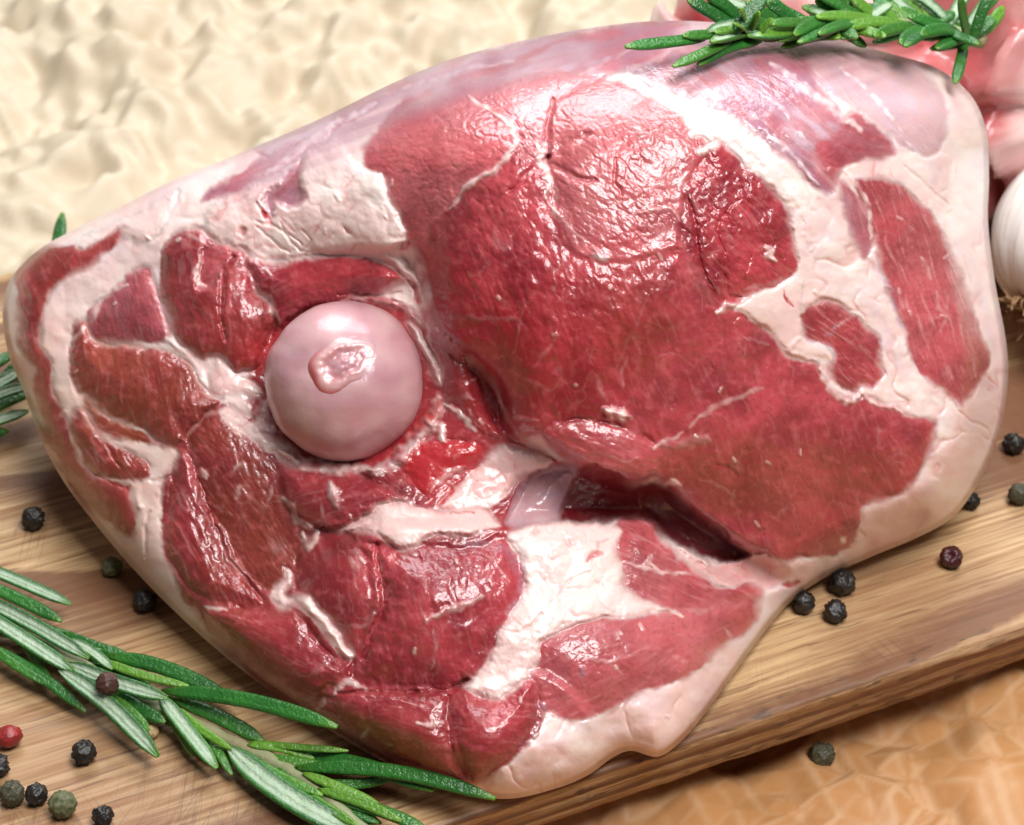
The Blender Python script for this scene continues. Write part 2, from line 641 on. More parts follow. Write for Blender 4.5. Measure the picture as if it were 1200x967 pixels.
# ================================================================== LEG OF LAMB
# rim of the leg as seen: photo point, height above the board (mm), rounding (mm), and the dome the body makes
RIM = [(3, 365, 30, 9), (14, 325, 36, 8), (45, 293, 42, 8), (85, 270, 47, 9), (140, 243, 54, 10), (200, 213, 61, 12), (290, 176, 69, 14),
       (380, 137, 76, 20), (470, 93, 83, 26), (550, 63, 88, 31), (650, 40, 92, 34), (760, 25, 94, 35), (860, 28, 93, 35),
       (960, 42, 89, 32), (1040, 62, 84, 28), (1098, 80, 78, 24), (1138, 112, 72, 21), (1156, 154, 66, 19), (1159, 206, 57, 17), (1158, 262, 50, 18),
       (1166, 330, 42, 20), (1179, 400, 33, 21), (1181, 450, 27, 20), (1172, 505, 20, 18), (1150, 560, 14, 14), (1118, 605, 9, 11), (1075, 630, 6, 9),
       (1020, 653, 5, 5), (965, 678, 4, 5), (925, 707, 3, 5), (895, 742, 3, 5), (860, 790, 3, 5), (825, 838, 3, 5), (795, 872, 3, 5), (770, 887, 3, 5),
       (740, 880, 4, 4), (718, 888, 3, 5), (690, 908, 2.5, 5), (655, 923, 2.5, 5), (600, 936, 2.5, 5), (550, 931, 2.5, 5), (490, 912, 3, 5), (430, 882, 3, 6), (370, 845, 4, 6),
       (310, 805, 5, 7), (255, 762, 6, 8), (200, 712, 8, 9), (150, 660, 10, 10), (110, 612, 13, 11), (75, 565, 16, 11), (48, 515, 19, 11),
       (28, 460, 23, 10), (10, 415, 27, 10)]
rim = np.array(RIM, float)
RS = spline(rim, True, 8)
G = 1.5
gx = np.arange(-2.0, 1188.0, G)
gy = np.arange(18.0, 945.0, G)
PX, PY = np.meshgrid(gx, gy)
NY, NX = PX.shape
SDR = np.zeros_like(PX)
_q = 4
_dc, _pc = seg_dist(PX[::_q, ::_q], PY[::_q, ::_q], RS[:, :2], np.roll(RS[:, :2], -1, 0))


def up4(A):
    yi = np.minimum(np.arange(NY) / _q, A.shape[0] - 1.001)
    xi = np.minimum(np.arange(NX) / _q, A.shape[1] - 1.001)
    a, b = yi.astype(int), xi.astype(int)
    fy, fx = (yi - a)[:, None], (xi - b)[None]
    return (A[a][:, b] * (1 - fx) + A[a][:, b + 1] * fx) * (1 - fy) + (A[a + 1][:, b] * (1 - fx) + A[a + 1][:, b + 1] * fx) * fy


d_ = up4(_dc)
par_ = np.zeros_like(d_)
nearm = d_ < 10
dn_, pn_ = seg_dist(PX[nearm], PY[nearm], RS[:, :2], np.roll(RS[:, :2], -1, 0))
d_[nearm] = dn_
par_[nearm] = pn_
INS = inside_poly(PX, PY, RS[:, :2])
SDR = np.where(INS, d_, -d_)
USE = SDR > -1.5 * G * 0.75
# snap the outermost ring onto the rim
nR = len(RS)
k_ = (par_ * nR)
i0 = np.floor(k_).astype(int) % nR
f_ = (k_ - np.floor(k_))[..., None]
SN = RS[i0] * (1 - f_) + RS[(i0 + 1) % nR] * f_
snap = USE & (SDR < 0.9 * G)
PX = np.where(snap, SN[..., 0], PX)
PY = np.where(snap, SN[..., 1], PY)
SDR = np.where(snap, 0.0, SDR)
ii, jj = np.where(USE)
# smooth interpolation of rim distance along the ray, rounding and soft distance to rim (coarse grid, then bilinear)
rr = ray(RS[:, 0], RS[:, 1])
TR = (RS[:, 2] / 1000.0 - CAM[2]) / rr[:, 2]
ds = np.hypot(*(np.roll(RS[:, :2], -1, 0) - RS[:, :2]).T)


def rim_fields(px, py):
    th = np.empty(px.shape)
    ro = np.empty(px.shape)
    so = np.empty(px.shape)
    for a in range(0, len(px), 40000):
        s = slice(a, a + 40000)
        d2 = (px[s, None] - RS[None, :, 0]) ** 2 + (py[s, None] - RS[None, :, 1]) ** 2 + 4.0
        w = ds[None] / d2 ** 1.25
        W = w.sum(1)
        th[s] = (w * TR[None]).sum(1) / W
        ro[s] = (w * RS[None, :, 3]).sum(1) / W
        so[s] = ((ds[None] / d2 ** 1.5).sum(1) / 2) ** -0.5
    return th, ro, so


CS = 6
cxs = np.arange(-12, 1200, CS * 1.0)
cys = np.arange(6, 960, CS * 1.0)
CX, CY = np.meshgrid(cxs, cys)
cth, cro, cso = [a.reshape(CX.shape) for a in rim_fields(CX.ravel(), CY.ravel())]


def samp(A, px, py):
    u = (px - cxs[0]) / CS
    v = (py - cys[0]) / CS
    a = np.clip(np.floor(u).astype(int), 0, A.shape[1] - 2)
    b = np.clip(np.floor(v).astype(int), 0, A.shape[0] - 2)
    fu, fv = u - a, v - b
    return (A[b, a] * (1 - fu) + A[b, a + 1] * fu) * (1 - fv) + (A[b + 1, a] * (1 - fu) + A[b + 1, a + 1] * fu) * fv


TH = samp(cth, PX, PY)
RO = samp(cro, PX, PY)
SO = np.clip(np.maximum(SDR, 0), 0, None)
SOs = samp(cso, PX, PY)
SO = np.where(SDR < 25, SO, SO + (SOs - SO) * sstep(25, 70, SDR))
MMPX = 0.159  # about one photo pixel in millimetres at the leg


def rprof(s, r_mm):
    q = np.clip(s * MMPX / np.maximum(r_mm, 0.1), 0, 1)
    return r_mm * (1 - (1 - q) ** 3.3)


BASE = rprof(SO, RO * 1.15) + 13.0 * sstep(0, 360, SO)   # mm towards the eye
BACK = rprof(SO, RO * 1.6) * 1.2 + 26.0 * sstep(0, 240, SO)

# broad modelling (mm): gaussian swells and hollows, then big lobes
SW = [(740, 330, 200, 130, 9), (560, 180, 120, 70, 3), (1000, 250, 130, 150, 3), (200, 450, 90, 120, 3), (470, 700, 110, 70, 5),
      (720, 760, 120, 60, 6), (255, 345, 60, 60, 3.5), (860, 520, 150, 70, 4), (370, 250, 80, 45, 2.0), (560, 860, 80, 40, 2.5),
      (405, 450, 105, 105, -9), (600, 560, 80, 45, -4), (760, 600, 100, 30, -5), (330, 640, 70, 55, -3), (495, 330, 30, 60, -3.5),
      (640, 165, 26, 55, -1.6), (640, 420, 60, 60, 2.0), (580, 470, 30, 50, -3.5), (300, 590, 50, 50, -1.5)]
CARVE = (405, 449, 86)
H = BASE.copy()
for (x, y, sx, sy, a) in SW:
    H += a * np.exp(-((PX - x) / sx) ** 2 - ((PY - y) / sy) ** 2)
LOBES = [
    ([(488, 300), (503, 378), (520, 398), (560, 425), (577, 442), (592, 470), (602, 502), (640, 520), (700, 557), (745, 569), (775, 566), (800, 592), (842, 622), (872, 642), (900, 656), (1000, 720), (1300, 760), (1300, -90), (60, -90), (110, 225), (170, 250), (235, 262), (290, 290), (345, 300), (410, 294), (455, 296)], 7.5, 12),
    ([(590, 612), (640, 606), (700, 604), (760, 606), (785, 632), (830, 664), (890, 690), (990, 700), (1000, 1000), (100, 1000), (190, 800), (238, 716), (300, 722), (345, 708), (385, 650), (450, 618), (520, 615)], 4.2, 10),
    ([(350, 818), (395, 811), (450, 809), (520, 809), (575, 800), (640, 790), (700, 860), (640, 990), (300, 990)], 1.6, 7),
]
for poly, a, soft in LOBES:
    sd = up4(sdf(gx[None, ::_q] + 0 * gy[::_q, None], gy[::_q, None] + 0 * gx[None, ::_q], spline(poly, True, 4)))
    H += a * sstep(-soft, soft, sd) * (sstep(310, 540, PX) if a == 7.5 else 1.0)

H = BASE + (H - BASE) * sstep(0, 55, SDR)      # everything meets at the rim
H -= 7.0 * sstep(CARVE[2] + 4, CARVE[2] - 8, np.hypot(PX - CARVE[0], PY - CARVE[1]))

# ---------------------------------------------------------------- tissue regions, painted from first to last
# name, polygon, options
R = []


def reg(name, poly, **kw):
    R.append((name, poly, kw))


LEAN = dict(fat=0.0)
FAT = dict(fat=1.0)
reg('muscle', [(190, 520), (222, 500), (262, 475), (310, 500), (335, 545), (420, 560), (500, 500), (560, 430), (600, 500), (640, 530), (700, 560), (640, 620), (620, 690), (560, 790), (640, 800), (635, 850), (600, 893), (555, 915), (500, 908), (430, 878), (370, 840), (310, 800), (262, 760), (215, 700), (192, 640)],
    dark=0.30, crack=0.05, cs=16, ang=-40, fib=0.22, label='dark inner meat around the joint')
# lean meat under the whole upper cut face
reg('underlay', [(432, 190), (440, 160), (480, 120), (540, 101), (620, 87), (700, 88), (770, 122), (830, 165), (900, 220), (930, 280), (930, 320), (880, 352), (870, 370), (800, 480), (640, 510), (600, 495), (575, 440), (515, 392), (498, 350), (490, 300), (470, 262)], pale=0.3, bulge=1.5, crack=0.1)
# --- left side
reg('muscle', [(405 + 116 * math.cos(q_), 452 + 112 * math.sin(q_)) for q_ in np.linspace(0, 6.283, 18, endpoint=False)], dark=0.35, blood=0.25, bulge=0.3, crack=0.05, wet=1.0, label='dark red socket meat around the ball joint')
reg('muscle', [(18, 315), (45, 294), (80, 288), (110, 278), (138, 268), (142, 280), (120, 300), (95, 318), (70, 332), (57, 348), (52, 370), (48, 400), (56, 425), (62, 447), (70, 472), (80, 497), (84, 520), (95, 543), (112, 556), (140, 567), (155, 580), (160, 598), (153, 629), (128, 612), (98, 590), (76, 560), (57, 520), (46, 488), (42, 460), (37, 432), (22, 410), (19, 370), (17, 335)],
    dark=0.28, bulge=1.0, brown=0.3, ang=75, fib=0.2, crack=0.02)
reg('muscle', [(104, 362), (118, 350), (135, 335), (155, 315), (172, 313), (182, 330), (188, 355), (195, 378), (200, 392), (190, 403), (165, 401), (140, 401), (120, 397), (106, 385), (103, 372)],
    dark=0.05, bulge=1.6, ang=80, fib=0.45, memb=0.22, crack=0.04)
reg('muscle', [(82, 405), (86, 380), (100, 374), (108, 391), (125, 403), (165, 406), (190, 409), (210, 420), (225, 436), (238, 455), (250, 466), (262, 474), (240, 490), (221, 508), (217, 520), (200, 520), (170, 507), (140, 492), (115, 477), (97, 463), (85, 445), (80, 425)],
    dark=0.34, bulge=3.0, brown=0.25, ang=78, fib=0.38, crack=0.03, ridge=0.25)
reg('muscle', [(98, 468), (118, 483), (142, 497), (172, 511), (192, 519), (165, 518), (130, 510), (108, 495)], dark=0.32, brown=0.7, bulge=0.6, ang=35, fib=0.4)
reg('muscle', [(82, 500), (88, 478), (97, 480), (106, 497), (128, 514), (150, 527), (168, 538), (175, 553), (170, 565), (150, 567), (128, 560), (105, 551), (92, 530)], dark=0.3, bulge=1.8, ang=50, fib=0.45, brown=0.15)
reg('muscle', [(192, 292), (210, 271), (236, 269), (262, 285), (285, 290), (292, 308), (300, 338), (318, 358), (322, 380), (312, 405), (305, 425), (290, 433), (268, 433), (250, 421), (236, 423), (222, 415), (206, 395), (197, 370), (190, 340), (188, 312)],
    dark=0.30, bulge=3.0, ang=80, fib=0.32, brown=0.12, crack=0.03, ridge=0.12)
reg('muscle', [(290, 300), (320, 309), (340, 304), (375, 299), (410, 297), (440, 304), (462, 315), (474, 328), (465, 336), (430, 344), (395, 354), (360, 364), (340, 377), (328, 386), (320, 372), (318, 347), (300, 335), (290, 318)],
    dark=0.0, bulge=2.4, lift=1.2, ang=-18, fib=0.2, crack=0.04, wet=1.0)
reg('muscle', [(241, 291), (262, 286), (273, 292), (268, 305), (258, 320), (246, 335), (234, 336), (229, 322), (235, 306)], pale=0.25, bulge=0.8, lift=1.0, crack=0.05, groove=0.5)
# --- upper lobe
reg('muscle', [(430, 177), (436, 163), (452, 143), (482, 119), (530, 103), (552, 111), (580, 130), (603, 154), (604, 170), (590, 193), (570, 206), (545, 219), (524, 244), (507, 268), (498, 284), (480, 286), (469, 262), (455, 230), (440, 206), (430, 198)],
    pale=0.52, bulge=1.6, groove=0.15, hs=10, crack=0.11, cs=13, ang=-12, fib=0.1)
reg('muscle', [(532, 102), (570, 93), (620, 86), (665, 82), (705, 88), (672, 106), (652, 122), (644, 150), (641, 190), (625, 190), (608, 170), (605, 154), (582, 128)],
    pale=0.6, memb=0.15, bulge=1.2, crack=0.17, cs=11, ang=60, fib=0.1)
reg('muscle', [(660, 112), (690, 94), (722, 106), (760, 120), (790, 135), (812, 155), (822, 178), (815, 197), (802, 212), (798, 238), (794, 266), (770, 290), (740, 302), (700, 305), (680, 295), (660, 270), (646, 240), (643, 200), (643, 188), (650, 140)],
    pale=0.50, bulge=0.9, groove=0.05, hs=14, crack=0.10, cs=14, ang=35, fib=0.14)
reg('muscle', [(824, 172), (842, 166), (860, 180), (880, 200), (897, 215), (917, 236), (927, 264), (932, 290), (933, 310), (925, 325), (910, 337), (890, 345), (865, 352), (842, 350), (821, 331), (806, 302), (796, 270), (799, 240), (803, 214), (815, 196)],
    dark=0.20, bulge=1.4, crack=0.14, cs=12, ang=50, fib=0.2, big=0.5, lift=-0.3)
reg('muscle', [(500, 287), (525, 247), (545, 224), (572, 210), (607, 173), (625, 191), (641, 193), (646, 240), (660, 272), (690, 304), (745, 304), (790, 290), (806, 306), (822, 336), (845, 353), (866, 366), (885, 376), (905, 395), (920, 413), (930, 420), (953, 424), (966, 445), (978, 460), (1003, 472), (1015, 466), (1040, 477), (1060, 483), (1083, 490), (1097, 497), (1091, 525), (1076, 560), (1060, 578), (1035, 588), (1015, 595), (1008, 610), (1001, 633), (988, 645), (960, 652), (925, 656), (897, 652), (870, 641), (842, 622), (815, 605), (800, 590), (785, 575), (772, 560), (700, 540), (640, 515), (612, 510), (600, 500), (592, 470), (575, 440), (560, 425), (540, 410), (515, 395), (502, 375), (498, 350), (490, 330), (488, 310)],
    pale=0.12, dark=0.06, bulge=3.0, bw=26, crack=0.085, cs=17, ang=70, fib=0.14, big=0.35)
reg('muscle', [(632, 508), (640, 501), (660, 493), (700, 491), (730, 501), (758, 515), (773, 530), (772, 549), (760, 563), (745, 568), (725, 565), (700, 557), (675, 545), (655, 530), (640, 518)],
    pale=0.25, bulge=3.0, lift=1.4, bw=14, ang=18, fib=0.2, crack=0.015, groove=0.9)
reg('muscle', [(937, 370), (955, 356), (970, 352), (985, 356), (1000, 370), (1024, 386), (1034, 402), (1031, 420), (1033, 440), (1024, 455), (1010, 453), (1000, 462), (984, 452), (971, 434), (976, 416), (960, 405), (942, 395)],
    pale=0.15, bulge=0.8, crack=0.12, cs=9, ang=40, fib=0.45, lift=-0.2)
reg('muscle', [(1005, 212), (1030, 209), (1055, 218), (1072, 236), (1090, 252), (1105, 276), (1116, 300), (1130, 326), (1140, 356), (1150, 390), (1158, 415), (1153, 437), (1140, 457), (1125, 475), (1114, 466), (1098, 455), (1081, 440), (1066, 415), (1058, 390), (1046, 356), (1036, 326), (1025, 290), (1014, 260), (1005, 235)],
    pale=0.28, bulge=1.0, crack=0.06, cs=11, ang=72, fib=0.5, lift=-0.2)
reg('muscle', [(950, 167), (975, 150), (1000, 131), (1020, 141), (1040, 160), (1049, 181), (1025, 188), (1002, 190), (988, 200), (981, 215), (970, 208), (958, 190)],
    pale=0.2, bulge=0.6, crack=0.05, ang=20, fib=0.2, memb=0.18, lift=-0.2)
reg('muscle', [(985, 212), (1000, 225), (1018, 250), (1022, 280), (1012, 302), (1000, 285), (990, 250)], pale=0.35, memb=0.4, bulge=0.4, ang=70, fib=0.5)
# --- lower lobe
reg('muscle', [(205, 525), (224, 535), (235, 570), (254, 620), (270, 660), (295, 690), (311, 705), (305, 716), (280, 716), (250, 706), (225, 691), (205, 666), (196, 640), (195, 610), (200, 570)],
    dark=0.16, bulge=2.6, ang=62, fib=0.42, crack=0.02, ridge=0.2)
reg('muscle', [(221, 511), (245, 488), (262, 484), (290, 508), (318, 538), (330, 565), (335, 590), (346, 610), (356, 626), (346, 650), (336, 688), (320, 691), (300, 685), (280, 655), (262, 620), (245, 585), (230, 550)],
    dark=0.62, brown=0.25, bulge=1.5, ang=60, fib=0.25, crack=0.09, cs=12)
reg('muscle', [(328, 552), (345, 541), (370, 548), (420, 553), (450, 556), (478, 572), (480, 590), (455, 592), (430, 606), (395, 620), (360, 617), (340, 600), (330, 577)],
    pale=0.05, bulge=2.2, lift=2.2, ang=-20, fib=0.25, crack=0.05)
reg('muscle', [(420, 553), (440, 545), (462, 550), (478, 566), (483, 586), (470, 582), (450, 572), (432, 568)], dark=0.7, bulge=1.0, lift=1.8, crack=0.22, cs=6, wet=1.0)
reg('muscle', [(236, 714), (262, 713), (300, 721), (330, 713), (352, 720), (375, 755), (398, 773), (412, 772), (416, 793), (402, 808), (380, 813), (350, 832), (318, 813), (290, 788), (262, 755)],
    dark=0.28, bulge=2.6, ang=25, fib=0.2, crack=0.02)
reg('muscle', [(358, 626), (395, 620), (416, 636), (432, 660), (440, 700), (430, 740), (414, 767), (405, 752), (385, 728), (362, 704), (346, 690), (346, 660)],
    dark=0.22, bulge=1.6, ang=80, fib=0.22, crack=0.07, cs=14)
reg('muscle', [(405, 632), (440, 640), (480, 634), (520, 644), (560, 640), (592, 628), (610, 650), (616, 690), (602, 715), (586, 740), (576, 765), (556, 792), (520, 808), (470, 808), (425, 804), (416, 780), (436, 740), (446, 700), (436, 660)],
    dark=0.12, bulge=3.2, bw=22, ang=75, fib=0.16, crack=0.075, cs=16, big=0.4)
reg('muscle', [(358, 832), (395, 813), (440, 811), (520, 811), (529, 830), (528, 870), (540, 900), (556, 918), (520, 914), (470, 899), (420, 874), (385, 853)],
    dark=0.2, bulge=2.6, ang=10, fib=0.22, crack=0.015)
reg('muscle', [(532, 822), (545, 808), (570, 818), (590, 815), (610, 797), (628, 795), (633, 820), (628, 845), (615, 870), (590, 893), (560, 912), (545, 902), (533, 870), (529, 840)],
    dark=0.1, bulge=3.0, ang=5, fib=0.25, crack=0.02)
reg('muscle', [(630, 752), (660, 736), (690, 728), (710, 723), (740, 721), (780, 717), (830, 713), (862, 703), (884, 694), (890, 708), (884, 728), (858, 747), (828, 775), (794, 796), (750, 812), (720, 830), (690, 840), (655, 842), (636, 834), (626, 802), (616, 790), (632, 772)],
    pale=0.5, bulge=2.0, bw=20, crack=0.12, cs=12, ang=-25, fib=0.24, big=0.3)
reg('muscle', [(712, 640), (725, 606), (745, 604), (765, 612), (776, 632), (790, 645), (805, 660), (830, 680), (850, 690), (872, 684), (888, 684), (893, 697), (870, 706), (830, 715), (785, 719), (760, 714), (745, 700), (729, 688), (731, 665), (716, 652)],
    pale=0.42, bulge=1.4, crack=0.06, cs=13, ang=25, fib=0.35)
# --- hollow between the two lobes
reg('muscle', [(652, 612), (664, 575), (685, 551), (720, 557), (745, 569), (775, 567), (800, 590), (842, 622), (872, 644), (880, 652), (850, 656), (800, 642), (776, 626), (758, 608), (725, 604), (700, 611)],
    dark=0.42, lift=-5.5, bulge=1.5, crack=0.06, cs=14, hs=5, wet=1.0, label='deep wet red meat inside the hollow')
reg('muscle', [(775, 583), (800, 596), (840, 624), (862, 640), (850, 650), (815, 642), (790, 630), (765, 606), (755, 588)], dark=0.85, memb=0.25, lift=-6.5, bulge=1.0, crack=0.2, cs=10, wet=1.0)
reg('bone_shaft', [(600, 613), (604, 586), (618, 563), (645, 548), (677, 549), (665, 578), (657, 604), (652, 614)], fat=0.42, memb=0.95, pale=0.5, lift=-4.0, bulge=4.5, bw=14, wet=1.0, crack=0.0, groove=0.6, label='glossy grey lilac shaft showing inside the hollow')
reg('muscle', [(498, 392), (520, 389), (536, 400), (551, 425), (562, 445), (570, 470), (581, 492), (588, 513), (574, 516), (555, 501), (535, 476), (520, 466), (514, 440), (506, 415)],
    dark=0.15, bulge=2.4, lift=1.2, ang=60, fib=0.15, crack=0.1, cs=10, wet=1.0, groove=0.8)
reg('muscle', [(458, 536), (480, 521), (510, 515), (545, 514), (564, 524), (552, 545), (522, 566), (500, 582), (485, 571), (468, 550)],
    dark=0.0, blood=0.75, bulge=1.4, lift=0.8, crack=0.06, cs=12, wet=1.0)
# --- fat and connective tissue lying in between
reg('fat_seam', [(128, 513), (165, 519), (206, 527), (203, 545), (191, 561), (176, 566), (176, 552), (168, 537), (150, 526)], fat=0.95, brown=0.35, bulge=0.5)
reg('fat_seam', [(244, 457), (249, 427), (256, 417), (270, 430), (284, 441), (300, 450), (306, 461), (280, 463), (258, 467)], fat=0.9, blood=0.12, bulge=1.0, lump=0.5)
reg('fat_seam', [(258, 484), (275, 480), (292, 492), (305, 503), (322, 513), (342, 526), (350, 542), (330, 537), (305, 522), (285, 508), (268, 498)], fat=0.9, bulge=0.8, lump=0.4)
reg('fat_seam', [(400, 622), (430, 606), (448, 590), (470, 588), (500, 596), (540, 595), (570, 597), (583, 606), (585, 615), (562, 620), (546, 629), (520, 626), (498, 633), (472, 643), (456, 636), (440, 626)],
    fat=0.95, bulge=3.2, lift=1.6, blood=0.08, bw=10, groove=0.8)
reg('fat_seam', [(516, 591), (543, 566), (566, 541), (588, 524), (618, 529), (650, 539), (640, 549), (612, 556), (597, 576), (582, 591), (560, 596)],
    fat=0.85, blood=0.10, bulge=1.4, lift=0.8, lump=0.6)
reg('tendon', [(476, 380), (484, 381), (498, 400), (510, 425), (517, 448), (513, 456), (506, 440), (495, 415), (484, 396)], fat=1.0, bulge=1.6, lift=1.2, bw=4, groove=0.7, label='pale flat tendon beside the ball joint')
reg('tendon', [(435, 299), (455, 297), (474, 306), (488, 322), (490, 336), (480, 334), (470, 321), (455, 310)], fat=1.0, bulge=1.5, lift=0.8, bw=4, groove=0.6)
reg('fat_strip', [(333, 664), (341, 668), (338, 682), (331, 694), (335, 701), (345, 703), (338, 712), (325, 712), (317, 700), (321, 686), (330, 676)], fat=0.9, bulge=1.4, lift=0.4, bw=4, blood=0.1, label='small curl of fat')
reg('tendon', [(346, 702), (360, 702), (377, 714), (392, 734), (404, 755), (414, 765), (409, 772), (397, 767), (383, 749), (369, 729), (355, 716)], fat=1.0, bulge=1.8, lift=0.6, bw=5, groove=0.6, brown=0.1, label='thick white tendon on the lower left meat')
reg('fat_ledge', [(596, 632), (612, 615), (640, 612), (680, 613), (715, 616), (728, 622), (722, 645), (730, 668), (728, 690), (748, 702), (782, 716), (740, 722), (700, 727), (655, 738), (630, 752), (632, 772), (616, 792), (600, 812), (575, 818), (545, 806), (556, 790), (576, 765), (588, 740), (604, 715), (617, 690), (612, 660)],
    fat=1.0, bulge=1.6, lump=1.5, lcs=33, lift=0.6, label='lumpy white fat ledge below the hollow')
reg('fat_seam', [(792, 641), (815, 650), (845, 660), (880, 655), (905, 655), (925, 668), (905, 690), (880, 686), (850, 688), (830, 672), (805, 660)], fat=0.75, blood=0.22, bulge=0.5, lump=0.5)
reg('fat_patch', [(432, 300), (400, 298), (370, 300), (340, 305), (300, 304), (286, 292), (262, 284), (240, 270), (250, 240), (275, 225), (300, 215), (330, 205), (350, 180), (372, 172), (395, 168), (430, 200), (446, 205), (458, 232), (470, 262), (474, 275), (460, 292)],
    fat=1.0, bulge=1.5, lump=1.3, lcs=42, lift=0.7, groove=0.5, label='thick knobbly white fat above the joint')
reg('fat_seam', [(862, 362), (880, 350), (905, 340), (935, 325), (940, 350), (938, 375), (944, 396), (962, 408), (974, 420), (970, 424), (950, 421), (930, 418), (915, 405), (900, 388), (880, 374)], fat=1.0, bulge=0.8, lift=0.5, groove=0.4)
reg('fat_seam', [(90, 285), (130, 265), (165, 248), (205, 225), (200, 250), (190, 270), (170, 285), (150, 280), (138, 268), (120, 280), (100, 292)], fat=1.0, bulge=1.6, lift=0.6)
# membranes over the top
reg('silver_skin', [(442, 152), (480, 112), (540, 74), (620, 48), (720, 30), (805, 26), (775, 60), (738, 82), (700, 87), (640, 84), (575, 92), (530, 102), (490, 117), (462, 136)], fat=0.0, memb=0.85, pale=0.3, bulge=0.3, crack=0.03, ang=-15, fib=0.25)
reg('silver_skin', [(300, 172), (390, 131), (470, 91), (560, 59), (575, 66), (490, 98), (410, 142), (335, 184)], fat=0.35, memb=0.9, bulge=0.2, ang=-24, fib=0.3)
reg('silver_skin', [(236, 232), (290, 196), (340, 170), (392, 148), (388, 160), (350, 184), (312, 206), (262, 232)], fat=0.0, memb=0.6, pale=0.2, bulge=0.2, ang=-28, fib=0.5)
reg('silver_skin', [(312, 226), (325, 212), (348, 192), (356, 186), (352, 210), (356, 232), (342, 246), (325, 240), (318, 255), (310, 244)], fat=0.0, memb=0.55, bulge=-0.4, lift=-0.4, ang=-50, fib=0.4, crack=0.06)
reg('silver_skin', [(930, 50), (1000, 54), (1060, 72), (1102, 108), (1108, 160), (1085, 182), (1050, 162), (1010, 132), (975, 112), (948, 90)], fat=0.5, memb=0.75, pale=0.4, bulge=0.3, ang=45, fib=0.5)
reg('silver_skin', [(742, 86), (790, 58), (860, 46), (930, 52), (952, 90), (986, 140), (956, 170), (962, 192), (978, 218), (966, 226), (930, 195), (890, 160), (850, 132), (800, 112), (765, 104)], fat=0.0, memb=0.8, pale=0.35, bulge=0.3, ang=40, fib=0.5, crack=0.02)

# ---------------------------------------------------------------- rasterise regions
LAB = np.zeros(PX.shape, int)
T_fat = np.ones(PX.shape)
T_memb = np.zeros(PX.shape)
T_blood = np.zeros(PX.shape)
T_dark = np.zeros(PX.shape)
S_crk = np.full(PX.shape, 0.15)
S_wet = np.full(PX.shape, 0.5)
S_pale = np.zeros(PX.shape)
S_brown = np.zeros(PX.shape)
# default outer fat: smooth swells and lobules
DET = np.zeros(PX.shape)
def lumps(x, y, s):
    f1, f2, li = worley(x, y, s)
    return np.exp(-2.2 * f1 * f1) - 0.45 + 0.5 * (li - 0.5) * sstep(0, 0.5, f2 - f1), f2 - f1


_lx = 0.35 * fbm(PX / 40, PY / 40, 4, 2)
lp, e21 = lumps(PX / 60 + _lx, PY / 85 - _lx, 21)
DET += 0.8 * lp * sstep(0, 25, SDR) + 0.32 * fbm(PX / 38, PY / 38, 31, 2) + 0.05 * fbm(PX / 9, PY / 9, 33, 2)
_rimfat = np.clip(sstep(900, 1000, PX) + sstep(760, 860, PY), 0, 1) * sstep(-0.2, 0.3, fbm(PX / 60, PY / 60, 78, 2))
DET -= 0.32 * np.exp(-(e21 / 0.09) ** 2) * _rimfat
DET += 0.10 * fbm(PX / 13, PY / 13, 79, 2) * _rimfat
T_blood += 0.30 * sstep(0.09, 0.0, e21) * _rimfat
T_blood += 0.10 * sstep(0.10, 0.0, e21) * sstep(930, 1000, PX) * sstep(0.0, 0.3, fbm(PX / 50, PY / 50, 77, 2))
T_memb += 0.5 * sstep(0.0, 0.5, fbm(PX / 60, PY / 60, 41, 3)) * sstep(330, 200, PY) * sstep(930, 1000, PX)
T_memb += 0.30 * sstep(0.1, 0.7, fbm(PX / 55, PY / 40, 45, 3))
T_blood += 0.10 * sstep(0.0, 0.6, fbm(PX / 28, PY / 28, 47, 3))
S_brown += 0.55 * sstep(260, 120, PX) * sstep(330, 430, PY)
Wx = 0.6 * perlin(PX / 4.5, PY / 4.5, 52) + 2.4 * fbm(PX / 16, PY / 16, 51, 3) + 4.0 * perlin(PX / 45, PY / 45, 61)
Wy = 0.6 * perlin(PX / 4.5, PY / 4.5, 58) + 2.4 * fbm(PX / 16, PY / 16, 57, 3) + 4.0 * perlin(PX / 45, PY / 45, 67)
EDGE = 0.5 + 0.9 * perlin(PX / 30, PY / 30, 71)
WX_, WY_ = PX + Wx, PY + Wy
